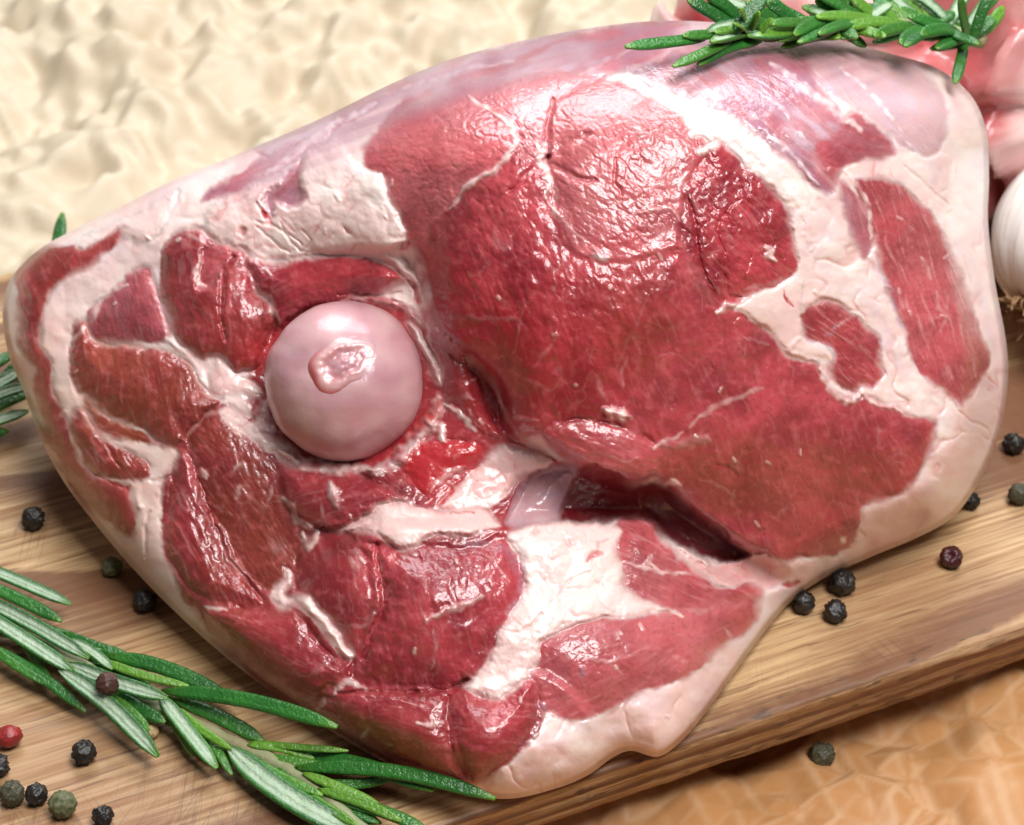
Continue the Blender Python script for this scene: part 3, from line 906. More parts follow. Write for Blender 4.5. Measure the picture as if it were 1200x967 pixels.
# where the cut face is torn smooth and wet, the crackle fades
CRKM = np.ones(PX.shape)
CRKM *= 1 - 0.5 * sstep(430, 560, PY)
for (x, y, sx, sy, a) in ((585, 425, 95, 85, 0.95), (680, 440, 90, 60, 0.6), (300, 370, 80, 60, 0.5), (450, 870, 120, 50, 0.7), (300, 770, 90, 50, 0.7), (960, 590, 90, 60, 0.5)):
    CRKM *= 1 - a * np.exp(-((PX - x) / sx) ** 2 - ((PY - y) / sy) ** 2)
for ri, (name, poly, kw) in enumerate(R):
    P = spline(poly, True, 5)
    x0, y0 = P.min(0) - 26
    x1, y1 = P.max(0) + 26
    a0, a1 = np.searchsorted(gx, [x0, x1])
    b0, b1 = np.searchsorted(gy, [y0, y1])
    S = (slice(b0, b1), slice(a0, a1))
    X, Y = PX[S], PY[S]
    sd = sdf(WX_[S], WY_[S], P)
    fatv = kw.get('fat', 0.0)
    soft = np.clip(1.5 + 7.5 * EDGE[S], 1.5, 11.0)
    al = sstep(-1, 1, sd / soft)
    hs = kw.get('hs', 6.0)
    ah = sstep(-hs, hs, sd)
    LAB[S] = np.where(sd > 0, ri + 1, LAB[S])
    if name == 'underlay':
        UND = ri + 1
    an = math.radians(kw.get('ang', 0))
    ca, sa = math.cos(an), math.sin(an)
    U = X * ca + Y * sa
    V_ = -X * sa + Y * ca
    bend = 5 * fbm(X / 60, Y / 60, ri, 2)
    streak = fbm(U / 46, (V_ + bend) / 5.0, 100 + ri, 3)
    fine = fbm(U / 22, (V_ + bend) / 2.6, 140 + ri, 2)
    fib = 1.5 * kw.get('fib', 0.0)
    det = kw.get('lift', 0.0) + (1.2 if fatv < 0.5 and P[:, 0].mean() < 620 and P[:, 1].mean() > 290 else 0.72) * kw.get('bulge', 0.8) * (1 - np.exp(-np.maximum(sd, 0) / (1.5 * kw.get('bw', 11))))
    det = det + 0.10 * fib * (streak + fine) + kw.get('ridge', 0.0) * fbm(U / 70, (V_ + bend) / 16, 160 + ri, 2)
    det = det + kw.get('big', 0.18) * fbm(X / 34, Y / 34, 180 + ri, 3)
    gl = kw.get('gl', 0.22 if fatv < 0.5 else 0.0)
    if gl:
        gm = sstep(-0.1, 0.5, fbm(X / 70, Y / 70, 420 + ri, 2)) * (1 - 0.6 * sstep(0, 0.2, kw.get('crack', 0)))
        det = det + gl * gm * (fbm(U / 30, (V_ + bend) / 11, 430 + ri, 2) + 0.6 * np.abs(perlin(U / 20, V_ / 15, 440 + ri)))
    ck = kw.get('crack', 0.03 if fatv < 0.5 else 0.0)
    if ck > 0:
        cs = kw.get('cs', 13)
        q1, q2, qi = worley(U / (cs * 1.6) + 0.35 * fbm(X / 18, Y / 18, 3 + ri, 2), V_ / cs + 0.35 * fbm(X / 18, Y / 18, 5 + ri, 2), 200 + ri)
        g1, g2, gi = worley(U / (cs * 0.7) + 0.3 * fbm(X / 9, Y / 9, 13 + ri, 2), V_ / (cs * 0.45), 230 + ri)
        am = CRKM[S] * (0.45 + 0.75 * sstep(-0.35, 0.5, fbm(X / 45, Y / 45, 260 + ri, 2)))
        det = det + 1.0 * ck * am * (1.5 * (np.minimum(q2 - q1, 0.35) / 0.35 - 0.5) + 1.0 * (qi - 0.5) + 0.8 * (np.minimum(g2 - g1, 0.4) / 0.4 - 0.5) + 0.5 * (gi - 0.5))
    lu = kw.get('lump', 0.0)
    bl_ = kw.get('blood', 0.0)
    if lu > 0:
        cs = kw.get('lcs', 20)
        wq = 0.22 * fbm(X / 26, Y / 26, 8 + ri, 2)
        lp, e21 = lumps(X / cs + wq, Y / cs * 1.2 - wq, 300 + ri)
        lq, e22 = lumps(X / cs * 2.1 - wq, Y / cs * 2.3 + wq, 305 + ri)
        det = det + 0.55 * lu * (lp + 0.14 * lq) + 0.07 * lu * fbm(X / 8, Y / 8, 310 + ri, 2)
        bl_ = bl_ + 0.42 * sstep(0.10, 0.0, e21) * sstep(-0.1, 0.4, fbm(X / 30, Y / 30, 320 + ri, 2))
    DET[S] = DET[S] * (1 - ah) + ah * det
    DET[S] -= kw.get('groove', 0.42) * np.clip(0.15 + 1.6 * perlin(X / 28, Y / 28, 330 + ri), 0, 1.3) * np.exp(-(sd / 3.0) ** 2)
    # fibres and marbling show as paler threads
    th_ = sstep(0.32, 0.75, streak) * fib + 0.5 * sstep(0.35, 0.8, fine) * fib
    w1, w2, _ = worley(U / 95 + 0.25 * fbm(X / 40, Y / 40, 6 + ri, 3), V_ / 42 + 0.25 * fbm(X / 40, Y / 40, 7 + ri, 3), 340 + ri)
    vein = sstep(0.045, 0.0, w2 - w1) * sstep(-0.05, 0.35, fbm(X / 50, Y / 50, 350 + ri, 2))
    fl = fatv + (0.16 * th_ + 0.10 * vein) * (1 - fatv)
    def put(Afield, v):
        Afield[S] = Afield[S] * (1 - al) + al * v
    put(T_fat, fl)
    put(T_memb, kw.get('memb', 0.0) * (0.55 + 0.6 * sstep(-0.4, 0.5, fbm(U / 50, V_ / 14, 360 + ri, 2))))
    put(T_blood, bl_)
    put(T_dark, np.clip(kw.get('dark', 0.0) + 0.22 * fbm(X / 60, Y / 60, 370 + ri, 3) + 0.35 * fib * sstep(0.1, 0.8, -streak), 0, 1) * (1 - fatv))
    put(S_crk, min(1.0, ck * 4 + 0.12))
    put(S_wet, kw.get('wet', 0.75 if fatv < 0.5 else 0.55))
    put(S_pale, np.clip(kw.get('pale', 0.0) * (0.95 + 0.5 * fbm(X / 50, Y / 50, 380 + ri, 2)) + 0.36 * th_, 0, 1))
    if fatv < 0.5:                      # thin connective film where lean runs into fat
        ed = np.exp(-(np.maximum(sd, 0) / 8.0) ** 2) * (sd > -4) * np.clip(0.3 + 1.2 * perlin(X / 22, Y / 22, 450 + ri), 0, 1)
        S_pale[S] = np.clip(S_pale[S] + 0.45 * ed * al, 0, 1)
    put(S_brown, kw.get('brown', 0.0) * (0.7 + 0.6 * fbm(X / 40, Y / 40, 390 + ri, 2)))

# silver skin over the back of the leg, along the upper rim
_bn = np.clip(0.75 + 0.7 * fbm(PX / 90 + PY / 40, PY / 14 + PX / 40, 530, 3), 0, 1)
_band = sstep(75, 25, SDR) * sstep(330, 230, PY) * sstep(230, 330, PX) * sstep(1080, 960, PX) * _bn
T_memb = np.maximum(T_memb, 0.85 * _band)
T_fat = T_fat * (1 - 0.7 * _band)
# broad tone patches; lower-left darks also put shade into the colour: (x, y, sx, sy, dark, pale, brown, blood)
for (x, y, sx, sy, dk, pl, br, bd) in ((590, 420, 100, 100, .36, -.4, 0, .26), (660, 390, 70, 70, .1, -.2, 0, .15), (740, 380, 40, 60, .1, 0, .35, 0), (820, 530, 60, 50, .12, 0, .25, 0), (960, 540, 90, 50, .1, .0, .18, 0),
                                       (600, 110, 140, 40, 0, .3, 0, 0), (720, 200, 70, 60, 0, .15, 0, 0), (120, 480, 80, 160, .12, 0, .35, 0), (250, 700, 90, 90, .08, 0, .25, 0), (330, 640, 60, 60, .15, 0, .1, 0), (460, 860, 120, 50, .12, 0, .12, 0), (300, 600, 130, 140, .24, 0, .05, 0), (400, 730, 90, 100, .24, 0, 0, .05), (450, 870, 130, 50, .12, 0, .05, 0), (180, 450, 130, 120, .20, 0, .12, 0), (500, 700, 60, 50, -.1, .15, 0, 0), (560, 860, 60, 40, 0, .1, 0, .1), (700, 525, 60, 25, 0, .2, 0, 0),
                                       (400, 325, 60, 20, 0, 0, 0, .2), (300, 420, 40, 30, 0, 0, 0, .3), (520, 330, 40, 60, .15, 0, 0, .25), (1080, 330, 80, 130, 0, .15, 0, 0), (780, 760, 90, 50, 0, .12, 0, 0)):
    g_ = np.exp(-((PX - x) / sx) ** 2 - ((PY - y) / sy) ** 2) * (1 + 0.5 * fbm(PX / 35, PY / 35, 500, 2))
    lean_ = 1 - T_fat
    T_dark += dk * g_ * lean_
    S_pale += pl * g_ * lean_
    S_brown += br * g_ * lean_
    T_blood += bd * g_ * lean_

for (x, y, sx, sy, br, bd) in ((625, 880, 22, 30, .45, .05), (1060, 560, 20, 70, .12, .05), (780, 870, 30, 20, .35, .05), (460, 615, 50, 22, 0, .22), (580, 560, 40, 25, 0, .3), (330, 275, 70, 25, 0, .10), (850, 670, 60, 15, 0, .3), (1000, 640, 60, 15, .1, .08), (300, 245, 40, 20, 0, .15)):
    g_ = np.exp(-((PX - x) / sx) ** 2 - ((PY - y) / sy) ** 2) * np.clip(0.7 + 1.2 * fbm(PX / 18, PY / 18, 510, 2), 0, 2)
    S_brown += br * g_ * T_fat
    T_blood += bd * g_ * T_fat

# ---------------------------------------------------------------- veins, seams, cuts, specks drawn into the tissue
# kind: f fat thread, b blood, c crease, m membrane ; points, width px, strength, height mm
ST = [
    ('c', [(640, 186), (622, 202), (600, 222)], 13, 0.12, -1.2), ('c', [(640, 186), (662, 170), (690, 158)], 13, 0.12, -1.2), ('c', [(642, 190), (668, 204), (698, 212)], 12, 0.1, -1.0), ('c', [(640, 190), (648, 214), (650, 240)], 12, 0.12, -1.1), ('c', [(638, 182), (622, 166), (606, 158)], 12, 0.1, -1.0), ('b', [(634, 180), (644, 192)], 9, 0.4, -0.8),
    ('b', [(405 + 99 * math.cos(a_), 449 + 99 * math.sin(a_)) for a_ in np.radians([0, 20, 40, 60])], 8, 0.6, 0.0), ('b', [(405 + 99 * math.cos(a_), 449 + 99 * math.sin(a_)) for a_ in np.radians([165, 190, 215])], 9, 0.6, 0.0),
    ('m', [(1000, 72), (1050, 110), (1090, 170), (1095, 210)], 26, 0.55, 0), ('m', [(1090, 120), (1120, 180), (1138, 250)], 18, 0.4, 0), ('m', [(1010, 330), (1040, 400), (1062, 440)], 18, 0.5, 0), ('m', [(940, 250), (965, 310), (975, 345)], 14, 0.35, 0), ('m', [(1125, 280), (1150, 345), (1165, 410)], 14, 0.5, 0), ('b', [(1120, 285), (1140, 330)], 5, 0.15, 0),
    ('m', [(960, 60), (1010, 90), (1060, 150)], 14, 0.5, 0), ('f', [(985, 80), (1030, 120), (1075, 180)], 8, 0.9, 0.2), ('m', [(860, 140), (905, 190), (940, 240)], 10, 0.5, 0), ('m', [(610, 625), (615, 660), (605, 700)], 12, 0.5, 0),
    ('m', [(180, 235), (240, 205), (300, 185)], 16, 0.4, 0), ('b', [(255, 250), (270, 235), (300, 225)], 10, 0.3, -0.2), ('b', [(330, 255), (345, 270)], 5, 0.3, -0.3), ('c', [(300, 262), (330, 268), (352, 285)], 4, 0.3, -0.8),
    ('f', [(711, 479), (722, 486), (737, 491)], 14, 0.9, 0.7), ('f', [(796, 643), (812, 650), (827, 658)], 12, 0.9, 0.8),
    ('f', [(316, 468), (308, 482), (309, 498), (322, 512), (338, 526)], 22, 0.8, 0.8), ('m', [(312, 478), (311, 498), (322, 510)], 12, 0.4, 0), ('f', [(330, 530), (356, 543), (382, 545), (410, 549), (436, 550)], 15, 0.95, 1.4),
    ('f', [(434, 552), (458, 543), (478, 528), (495, 508), (507, 488), (514, 468)], 18, 0.8, 1.3), ('m', [(440, 550), (470, 534), (495, 506)], 10, 0.5, 0), ('f', [(392, 357), (424, 350), (452, 353), (476, 364), (492, 380)], 13, 0.5, 0.9), ('b', [(440, 348), (470, 356), (490, 372)], 7, 0.5, 0),
    ('f', [(390, 564), (392, 578), (394, 594)], 13, 0.7, 0.5),
    ('f', [(551, 112), (575, 128), (597, 147), (605, 162), (597, 180), (580, 200), (556, 212), (540, 226), (528, 243)], 8, 0.75, 0.35),
    ('f', [(628, 165), (638, 185), (641, 205), (645, 215), (638, 230), (655, 255)], 6, 0.7, 0.2),
    ('f', [(643, 205), (652, 225), (648, 250), (660, 262), (690, 285)], 4, 0.55, 0.2),
    ('c', [(650, 118), (644, 140), (640, 165), (642, 185)], 7, 0.6, -1.8), ('b', [(652, 120), (645, 145), (641, 180)], 4, 0.5, 0),
    ('f', [(638, 168), (634, 188), (642, 196)], 9, 0.8, -0.2),
    ('c', [(722, 185), (720, 210), (727, 228)], 5, 0.3, -0.8), ('c', [(640, 190), (610, 215), (580, 235), (560, 260)], 4, 0.15, -0.5),
    ('f', [(812, 160), (822, 155), (836, 158), (832, 172), (820, 178)], 14, 0.9, 0.5), ('c', [(816, 160), (822, 182)], 3, 0.4, -0.5),
    ('f', [(815, 300), (850, 292), (868, 300)], 3, 0.2, 0), ('f', [(800, 215), (812, 240), (824, 258)], 3, 0.4, 0.1),
    ('f', [(696, 296), (702, 305), (715, 303)], 12, 0.55, 0.5), ('m', [(696, 298), (712, 302)], 12, 0.7, 0),
    ('f', [(710, 478), (722, 486), (735, 490)], 15, 0.95, 1.0), ('f', [(712, 470), (705, 455), (700, 440)], 5, 0.4, 0.2),
    ('f', [(808, 500), (820, 490), (845, 475), (880, 460), (895, 455)], 5, 0.7, 0.2), ('f', [(800, 505), (785, 515), (765, 528)], 6, 0.5, 0.1),
    ('f', [(730, 455), (728, 435), (735, 420)], 3, 0.45, 0.1), ('f', [(770, 330), (740, 390), (720, 430)], 3, 0.2, 0),
    ('f', [(897, 287), (905, 292), (902, 300), (910, 305)], 8, 0.85, 0.5), ('f', [(870, 395), (890, 400), (900, 405)], 3, 0.35, 0.1),
    ('f', [(862, 358), (850, 360), (838, 366)], 9, 0.85, 0.5), ('c', [(858, 376), (868, 372), (876, 375)], 3, 0.6, -0.6),
    ('f', [(960, 432), (968, 448), (980, 462), (998, 473), (1008, 466)], 10, 1.0, 0.9), ('f', [(1010, 462), (1030, 476), (1058, 483)], 7, 0.9, 0.6),
    ('f', [(940, 395), (925, 412), (955, 422)], 8, 0.8, 0.3), ('m', [(945, 400), (965, 408), (978, 416)], 12, 0.5, 0),
    ('f', [(995, 372), (985, 380), (975, 385)], 4, 0.6, 0.1), ('m', [(980, 378), (975, 390), (965, 395)], 5, 0.5, 0),
    ('f', [(1095, 340), (1098, 360), (1108, 372), (1100, 390)], 4, 0.5, 0.1), ('f', [(1112, 345), (1108, 365)], 3, 0.4, 0.1), ('f', [(1100, 375), (1085, 370)], 3, 0.4, 0),
    ('f', [(1080, 300), (1090, 325)], 6, 0.4, 0.1), ('m', [(1022, 300), (1032, 325), (1045, 350), (1056, 385)], 13, 0.55, 0), ('f', [(990, 200), (1004, 218), (1018, 245), (1020, 280)], 7, 0.8, 0.3),
    ('b', [(920, 343), (930, 358)], 3, 0.9, -0.3), ('b', [(918, 684), (936, 682)], 9, 1.0, -0.8), ('c', [(1115, 470), (1130, 488), (1152, 500), (1158, 515)], 4, 0.35, -0.9),
    ('c', [(1158, 515), (1165, 490)], 4, 0.3, -0.7), ('b', [(1160, 440), (1158, 455)], 8, 0.35, 0), ('m', [(1150, 440), (1165, 455)], 9, 0.6, 0),
    ('b', [(307, 250), (318, 262)], 9, 1.0, -1.6), ('b', [(302, 240), (310, 256)], 6, 0.8, -1.0), ('b', [(280, 274), (288, 272)], 10, 0.85, -1.2), ('b', [(404, 268), (411, 273)], 6, 1.0, -0.8),
    ('b', [(470, 292), (478, 285)], 8, 0.8, -1.2), ('c', [(355, 270), (362, 280), (355, 292)], 3, 0.35, -0.6), ('c', [(330, 260), (345, 290), (362, 296)], 3, 0.25, -0.6),
    ('m', [(405, 208), (425, 200)], 7, 0.6, 0), ('b', [(365, 275), (372, 268)], 3, 0.5, -0.3), ('c', [(300, 268), (320, 280), (340, 297)], 4, 0.2, -0.7),
    ('f', [(240, 336), (233, 330), (230, 318), (236, 300)], 6, 0.8, 0.3), ('f', [(319, 345), (320, 365), (327, 382)], 8, 0.7, 0.4), ('c', [(275, 300), (262, 320), (258, 350), (265, 400)], 7, 0.25, -1.6),
    ('f', [(82, 400), (108, 372), (120, 345), (150, 330)], 9, 0.7, 0.3), ('f', [(103, 372), (106, 386), (120, 398), (145, 403), (190, 405)], 4, 0.7, 0.3), ('f', [(195, 398), (213, 412), (228, 432), (245, 460)], 10, 0.9, 0.4),
    ('f', [(80, 440), (90, 470), (105, 495), (130, 515)], 5, 0.7, 0.3), ('f', [(97, 463), (120, 480), (145, 497)], 4, 0.6, 0.3), ('f', [(105, 505), (110, 525), (115, 545)], 3, 0.4, 0.2), ('c', [(125, 520), (135, 540), (142, 548)], 6, 0.4, -1.0),
    ('c', [(108, 552), (130, 568), (150, 575)], 4, 0.4, -0.8), ('f', [(140, 565), (160, 575), (165, 600)], 7, 0.6, 0.2), ('c', [(175, 566), (200, 560)], 5, 0.4, -0.9),
    ('b', [(152, 572), (148, 580)], 6, 0.7, -0.4), ('c', [(175, 600), (168, 620), (170, 650)], 6, 0.15, -0.9),
    ('f', [(220, 510), (240, 490), (262, 484)], 4, 0.55, 0.3), ('f', [(268, 500), (276, 504), (282, 510)], 6, 0.7, 0.3), ('f', [(237, 548), (241, 560)], 7, 0.85, 0.4),
    ('f', [(270, 560), (280, 546), (290, 548), (293, 558)], 4, 0.7, 0.3), ('f', [(278, 570), (276, 585)], 5, 0.7, 0.3), ('f', [(320, 565), (314, 590)], 3, 0.5, 0.2), ('f', [(300, 545), (305, 560)], 4, 0.5, 0.2),
    ('c', [(233, 560), (248, 600), (268, 650), (296, 688)], 5, 0.4, -1.0), ('f', [(255, 625), (272, 655), (288, 675)], 5, 0.55, 0.4), ('f', [(238, 710), (250, 712), (265, 714)], 6, 0.75, 0.4),
    ('f', [(330, 585), (340, 595), (345, 610), (365, 620)], 9, 0.8, 0.5), ('f', [(345, 585), (342, 600)], 4, 0.6, 0.2), ('f', [(355, 625), (362, 640), (370, 625)], 11, 0.8, 0.5), ('f', [(390, 566), (393, 592)], 13, 0.7, 0.6), ('m', [(388, 566), (392, 592)], 9, 0.5, 0),
    ('f', [(375, 585), (378, 610), (400, 622)], 4, 0.5, 0.2), ('f', [(408, 654), (418, 668), (428, 660)], 5, 0.5, 0.2), ('f', [(412, 660), (420, 690)], 3, 0.4, 0.1), ('f', [(395, 690), (400, 720)], 3, 0.35, 0.1),
    ('f', [(385, 730), (425, 735), (440, 720), (450, 708)], 4, 0.35, 0.1), ('c', [(440, 640), (450, 700), (440, 740), (425, 770)], 10, 0.4, -1.8), ('c', [(415, 770), (405, 800)], 5, 0.2, -0.6),
    ('f', [(500, 727), (525, 715), (548, 705), (565, 697)], 9, 0.6, 0.5), ('f', [(500, 727), (492, 712)], 4, 0.5, 0.3), ('f', [(508, 735), (510, 760), (506, 785)], 4, 0.5, 0.2), ('f', [(555, 695), (560, 670)], 4, 0.35, 0.1),
    ('m', [(545, 640), (580, 640), (605, 660), (612, 690), (595, 720)], 14, 0.5, 0), ('f', [(545, 645), (575, 655), (595, 680)], 3, 0.4, 0.3),
    ('c', [(395, 811), (440, 810), (500, 811), (530, 806), (545, 795)], 5, 0.55, -1.5), ('c', [(545, 795), (530, 812), (520, 815)], 12, 0.6, -2.0), ('f', [(390, 811), (408, 800), (430, 808)], 8, 0.6, 0.1),
    ('f', [(424, 840), (428, 852), (440, 862), (460, 872)], 4, 0.45, 0.1), ('f', [(430, 856), (422, 866)], 6, 0.55, 0.1), ('f', [(490, 848), (505, 848), (520, 844)], 7, 0.75, 0.2), ('f', [(380, 820), (372, 835)], 6, 0.4, 0),
    ('c', [(528, 815), (524, 850), (530, 880)], 8, 0.2, -0.9), ('b', [(548, 815), (570, 808), (580, 810)], 6, 0.4, 0),
    ('c', [(655, 698), (662, 685), (685, 672), (695, 668)], 3, 0.35, -0.7), ('c', [(590, 740), (612, 738), (625, 728), (635, 720)], 4, 0.5, -0.9), ('c', [(640, 745), (680, 733), (715, 722)], 4, 0.4, -0.8), ('b', [(690, 655), (700, 648), (708, 650)], 6, 0.6, -0.5),
    ('c', [(700, 680), (708, 688)], 4, 0.6, -0.5), ('b', [(630, 612), (600, 616), (580, 618)], 5, 0.3, -0.3),
    ('f', [(668, 762), (690, 772), (714, 776), (735, 765)], 4, 0.6, 0.2), ('f', [(712, 776), (730, 790)], 3, 0.5, 0.1), ('m', [(680, 786), (688, 792)], 12, 0.9, 0.3), ('m', [(633, 825), (638, 832)], 9, 0.9, 0.3),
    ('f', [(765, 650), (762, 660), (772, 668)], 6, 0.7, 0.2), ('f', [(730, 660), (750, 665), (770, 670), (810, 672)], 6, 0.6, 0.2), ('f', [(775, 635), (770, 648)], 3, 0.5, 0.1), ('f', [(760, 712), (780, 714), (800, 722)], 6, 0.7, 0.2),
    ('f', [(850, 735), (858, 745), (862, 750)], 4, 0.6, 0.2), ('f', [(790, 770), (805, 775)], 5, 0.5, 0.2), ('f', [(798, 645), (815, 652), (826, 658)], 11, 0.9, 1.0), ('f', [(825, 668), (855, 688), (885, 682)], 6, 0.8, 0.3),
    ('b', [(860, 655), (885, 650), (900, 648)], 5, 0.6, -1.0), ('c', [(872, 645), (895, 650), (903, 652)], 4, 0.7, -1.5), ('b', [(820, 645), (855, 652)], 6, 0.6, -0.5), ('f', [(884, 650), (884, 658)], 4, 0.8, 0.4),
    ('f', [(778, 568), (790, 565), (800, 568)], 8, 0.75, 0.5), ('f', [(820, 560), (845, 570), (862, 585)], 3, 0.45, 0.1), ('f', [(862, 576), (858, 590)], 4, 0.4, 0.1), ('f', [(986, 632), (991, 634)], 8, 0.85, 0.3),
    ('c', [(895, 620), (893, 640)], 3, 0.35, -0.6), ('c', [(840, 545), (855, 550), (865, 560)], 6, 0.35, -0.6), ('c', [(620, 510), (645, 508), (665, 492)], 5, 0.3, -0.9),
    ('f', [(640, 503), (665, 500), (700, 490)], 3, 0.3, 0.1), ('f', [(700, 530), (730, 540), (748, 536)], 3, 0.35, 0.1), ('f', [(772, 525), (800, 520), (830, 515)], 14, 0.18, 0.4),
    ('f', [(535, 470), (548, 462), (556, 468)], 4, 0.7, 0.4), ('f', [(520, 475), (545, 490), (558, 505)], 9, 0.8, 0.6), ('f', [(550, 480), (560, 500)], 4, 0.7, 0.3), ('b', [(515, 470), (500, 490), (485, 512)], 12, 0.9, -0.4), ('b', [(505, 560), (530, 575), (515, 590)], 7, 0.9, -0.3),
    ('f', [(500, 495), (515, 500), (520, 515)], 12, 0.85, 0.8), ('f', [(505, 575), (520, 560), (545, 548)], 10, 0.75, 0.5), ('b', [(500, 590), (530, 570), (560, 545)], 5, 0.9, -0.3), ('b', [(530, 598), (558, 600)], 3, 0.6, 0),
    ('f', [(478, 300), (490, 310), (492, 325)], 10, 0.6, 0.6), ('b', [(478, 330), (490, 345), (500, 380)], 9, 0.7, -0.9), ('f', [(462, 350), (485, 358), (498, 372), (503, 388)], 14, 0.5, 0.8), ('c', [(395, 345), (440, 345), (470, 342)], 6, 0.45, -1.2),
    ('f', [(545, 370), (570, 375), (605, 372), (614, 380)], 4, 0.3, 0.4), ('f', [(614, 350), (610, 380), (600, 420)], 3, 0.3, 0.2), ('f', [(655, 390), (640, 410), (625, 432)], 3, 0.3, 0.2), ('f', [(600, 435), (640, 455), (652, 445)], 3, 0.25, 0.1),
    ('f', [(590, 495), (605, 490), (630, 492)], 5, 0.4, 0.8), ('c', [(592, 500), (600, 505), (630, 502)], 4, 0.3, -0.8),
    ('c', [(805, 230), (815, 270), (822, 310), (835, 335)], 5, 0.35, -0.9), ('c', [(855, 240), (840, 265), (850, 300)], 5, 0.4, -0.9), ('c', [(870, 200), (875, 240), (895, 270)], 4, 0.3, -0.6), ('c', [(850, 320), (855, 345), (870, 350)], 6, 0.5, -1.0), ('c', [(880, 300), (870, 330)], 5, 0.35, -0.7),
    ('f', [(745, 250), (780, 245), (795, 260)], 6, 0.25, 0.3), ('f', [(875, 340), (900, 335), (930, 322)], 5, 0.5, 0.2),
    ('f', [(425, 118), (520, 88), (600, 70)], 6, 0.4, 0.1), ('f', [(310, 205), (370, 160), (440, 120)], 10, 0.8, 0.2), ('b', [(250, 180), (265, 172)], 5, 0.35, 0), ('f', [(680, 88), (705, 72), (740, 58)], 5, 0.6, 0.2),
    ('f', [(735, 84), (775, 105), (820, 125), (870, 160), (905, 200), (935, 240), (950, 280)], 20, 0.9, 0.5), ('f', [(890, 150), (910, 165), (940, 195), (960, 215)], 6, 0.8, 0.3),
    ('f', [(905, 75), (940, 100), (980, 130), (1010, 150)], 12, 0.75, 0.2), ('f', [(895, 110), (915, 125), (925, 140)], 6, 0.7, 0.2), ('f', [(935, 155), (942, 160)], 6, 0.8, 0.2), ('f', [(870, 128), (890, 138)], 8, 0.5, 0.1),
    ('m', [(1000, 110), (1060, 130), (1090, 160)], 16, 0.5, 0), ('m', [(1050, 160), (1065, 175)], 12, 0.6, 0), ('b', [(1050, 160), (1062, 172)], 7, 0.25, 0),
    ('c', [(1060, 195), (1085, 215), (1110, 240)], 6, 0.1, -0.7), ('c', [(1120, 190), (1115, 215), (1105, 225)], 5, 0.1, -0.7), ('m', [(940, 230), (955, 250)], 8, 0.4, 0), ('f', [(240, 285), (210, 272), (193, 295)], 5, 0.6, 0.3),
]
for (kd, pts, w, stn, hh) in ST:
    if kd == 'f' and w <= 5:
        w, stn, hh = w * 1.35, stn * 0.42, hh * 0.3
    P = spline(pts, False, 6)
    x0, y0 = P.min(0) - w * 2 - 6
    x1, y1 = P.max(0) + w * 2 + 6
    a0, a1 = np.searchsorted(gx, [x0, x1])
    b0, b1 = np.searchsorted(gy, [y0, y1])
    S = (slice(b0, b1), slice(a0, a1))
    X, Y = PX[S] + 0.8 * Wx[S], PY[S] + 0.8 * Wy[S]
    d, par = seg_dist(X, Y, P[:-1], P[1:])
    wv = w * 0.5 * (0.35 + 0.65 * np.sin(np.pi * np.clip(par * 0.86 + 0.07, 0, 1))) * (1 + 0.5 * perlin(PX[S] / 8, PY[S] / 8, 5))
    m = sstep(1.5, 0.3, d / np.maximum(wv, 0.8)) * stn * np.clip(0.75 + 0.8 * perlin(PX[S] / 11, PY[S] / 11, 15), 0.15, 1.1)
    hm = np.exp(-(d / np.maximum(wv * 0.9, 1.3)) ** 2)
    if hh > 2.5:                        # torn tissue: ragged height
        hm = hm * np.clip(0.75 + 0.9 * perlin(PX[S] / 30, PY[S] / 30, 25), 0, 1.15)
    DET[S] += (hh if hh > 0 else (0.6 if kd != 'c' else 0.6) * hh) * hm
    if kd == 'f':
        T_fat[S] = np.maximum(T_fat[S], m)
        T_blood[S] *= 1 - 0.7 * m
    elif kd == 'b':
        T_blood[S] = np.maximum(T_blood[S], m)
        T_fat[S] *= 1 - 0.6 * m
    elif kd == 'm':
        T_memb[S] = np.maximum(T_memb[S], m)
    elif kd == 'c':
        T_blood[S] = np.maximum(T_blood[S], m * 0.45)
        T_dark[S] = np.maximum(T_dark[S], m * 0.5)
# little loose specks of fat on the cut faces
rs = np.random.RandomState(11)
for i in range(90):
    x, y = rs.uniform(60, 1120), rs.uniform(110, 880)
    w = rs.uniform(1.2, 2.6)
    L, a = rs.uniform(2, 7), rs.uniform(0, 3.14)
    a0, a1 = np.searchsorted(gx, [x - 14, x + 14])
    b0, b1 = np.searchsorted(gy, [y - 14, y + 14])
    S = (slice(b0, b1), slice(a0, a1))
    if a1 - a0 < 4 or b1 - b0 < 4:
        continue
    dx, dy = math.cos(a) * L / 2, math.sin(a) * L / 2
    d, _ = seg_dist(PX[S], PY[S], [np.array([x - dx, y - dy])], [np.array([x + dx, y + dy])])
    m = sstep(1.3, 0.6, d / w)
    T_fat[S] = np.maximum(T_fat[S], m * rs.uniform(0.2, 0.6))
    DET[S] += 0.25 * m

# seams of the underlay belong to the neighbouring muscles
for _ in range(60):
    m = LAB == UND
    if not m.any():
        break
    for sh in ((0, 1), (0, -1), (1, 1), (1, -1)):
        nb = np.roll(LAB, sh[1], sh[0])
        LAB = np.where((LAB == UND) & (nb != UND) & (nb > UND), nb, LAB)

rimfade = sstep(0, 14, SDR)
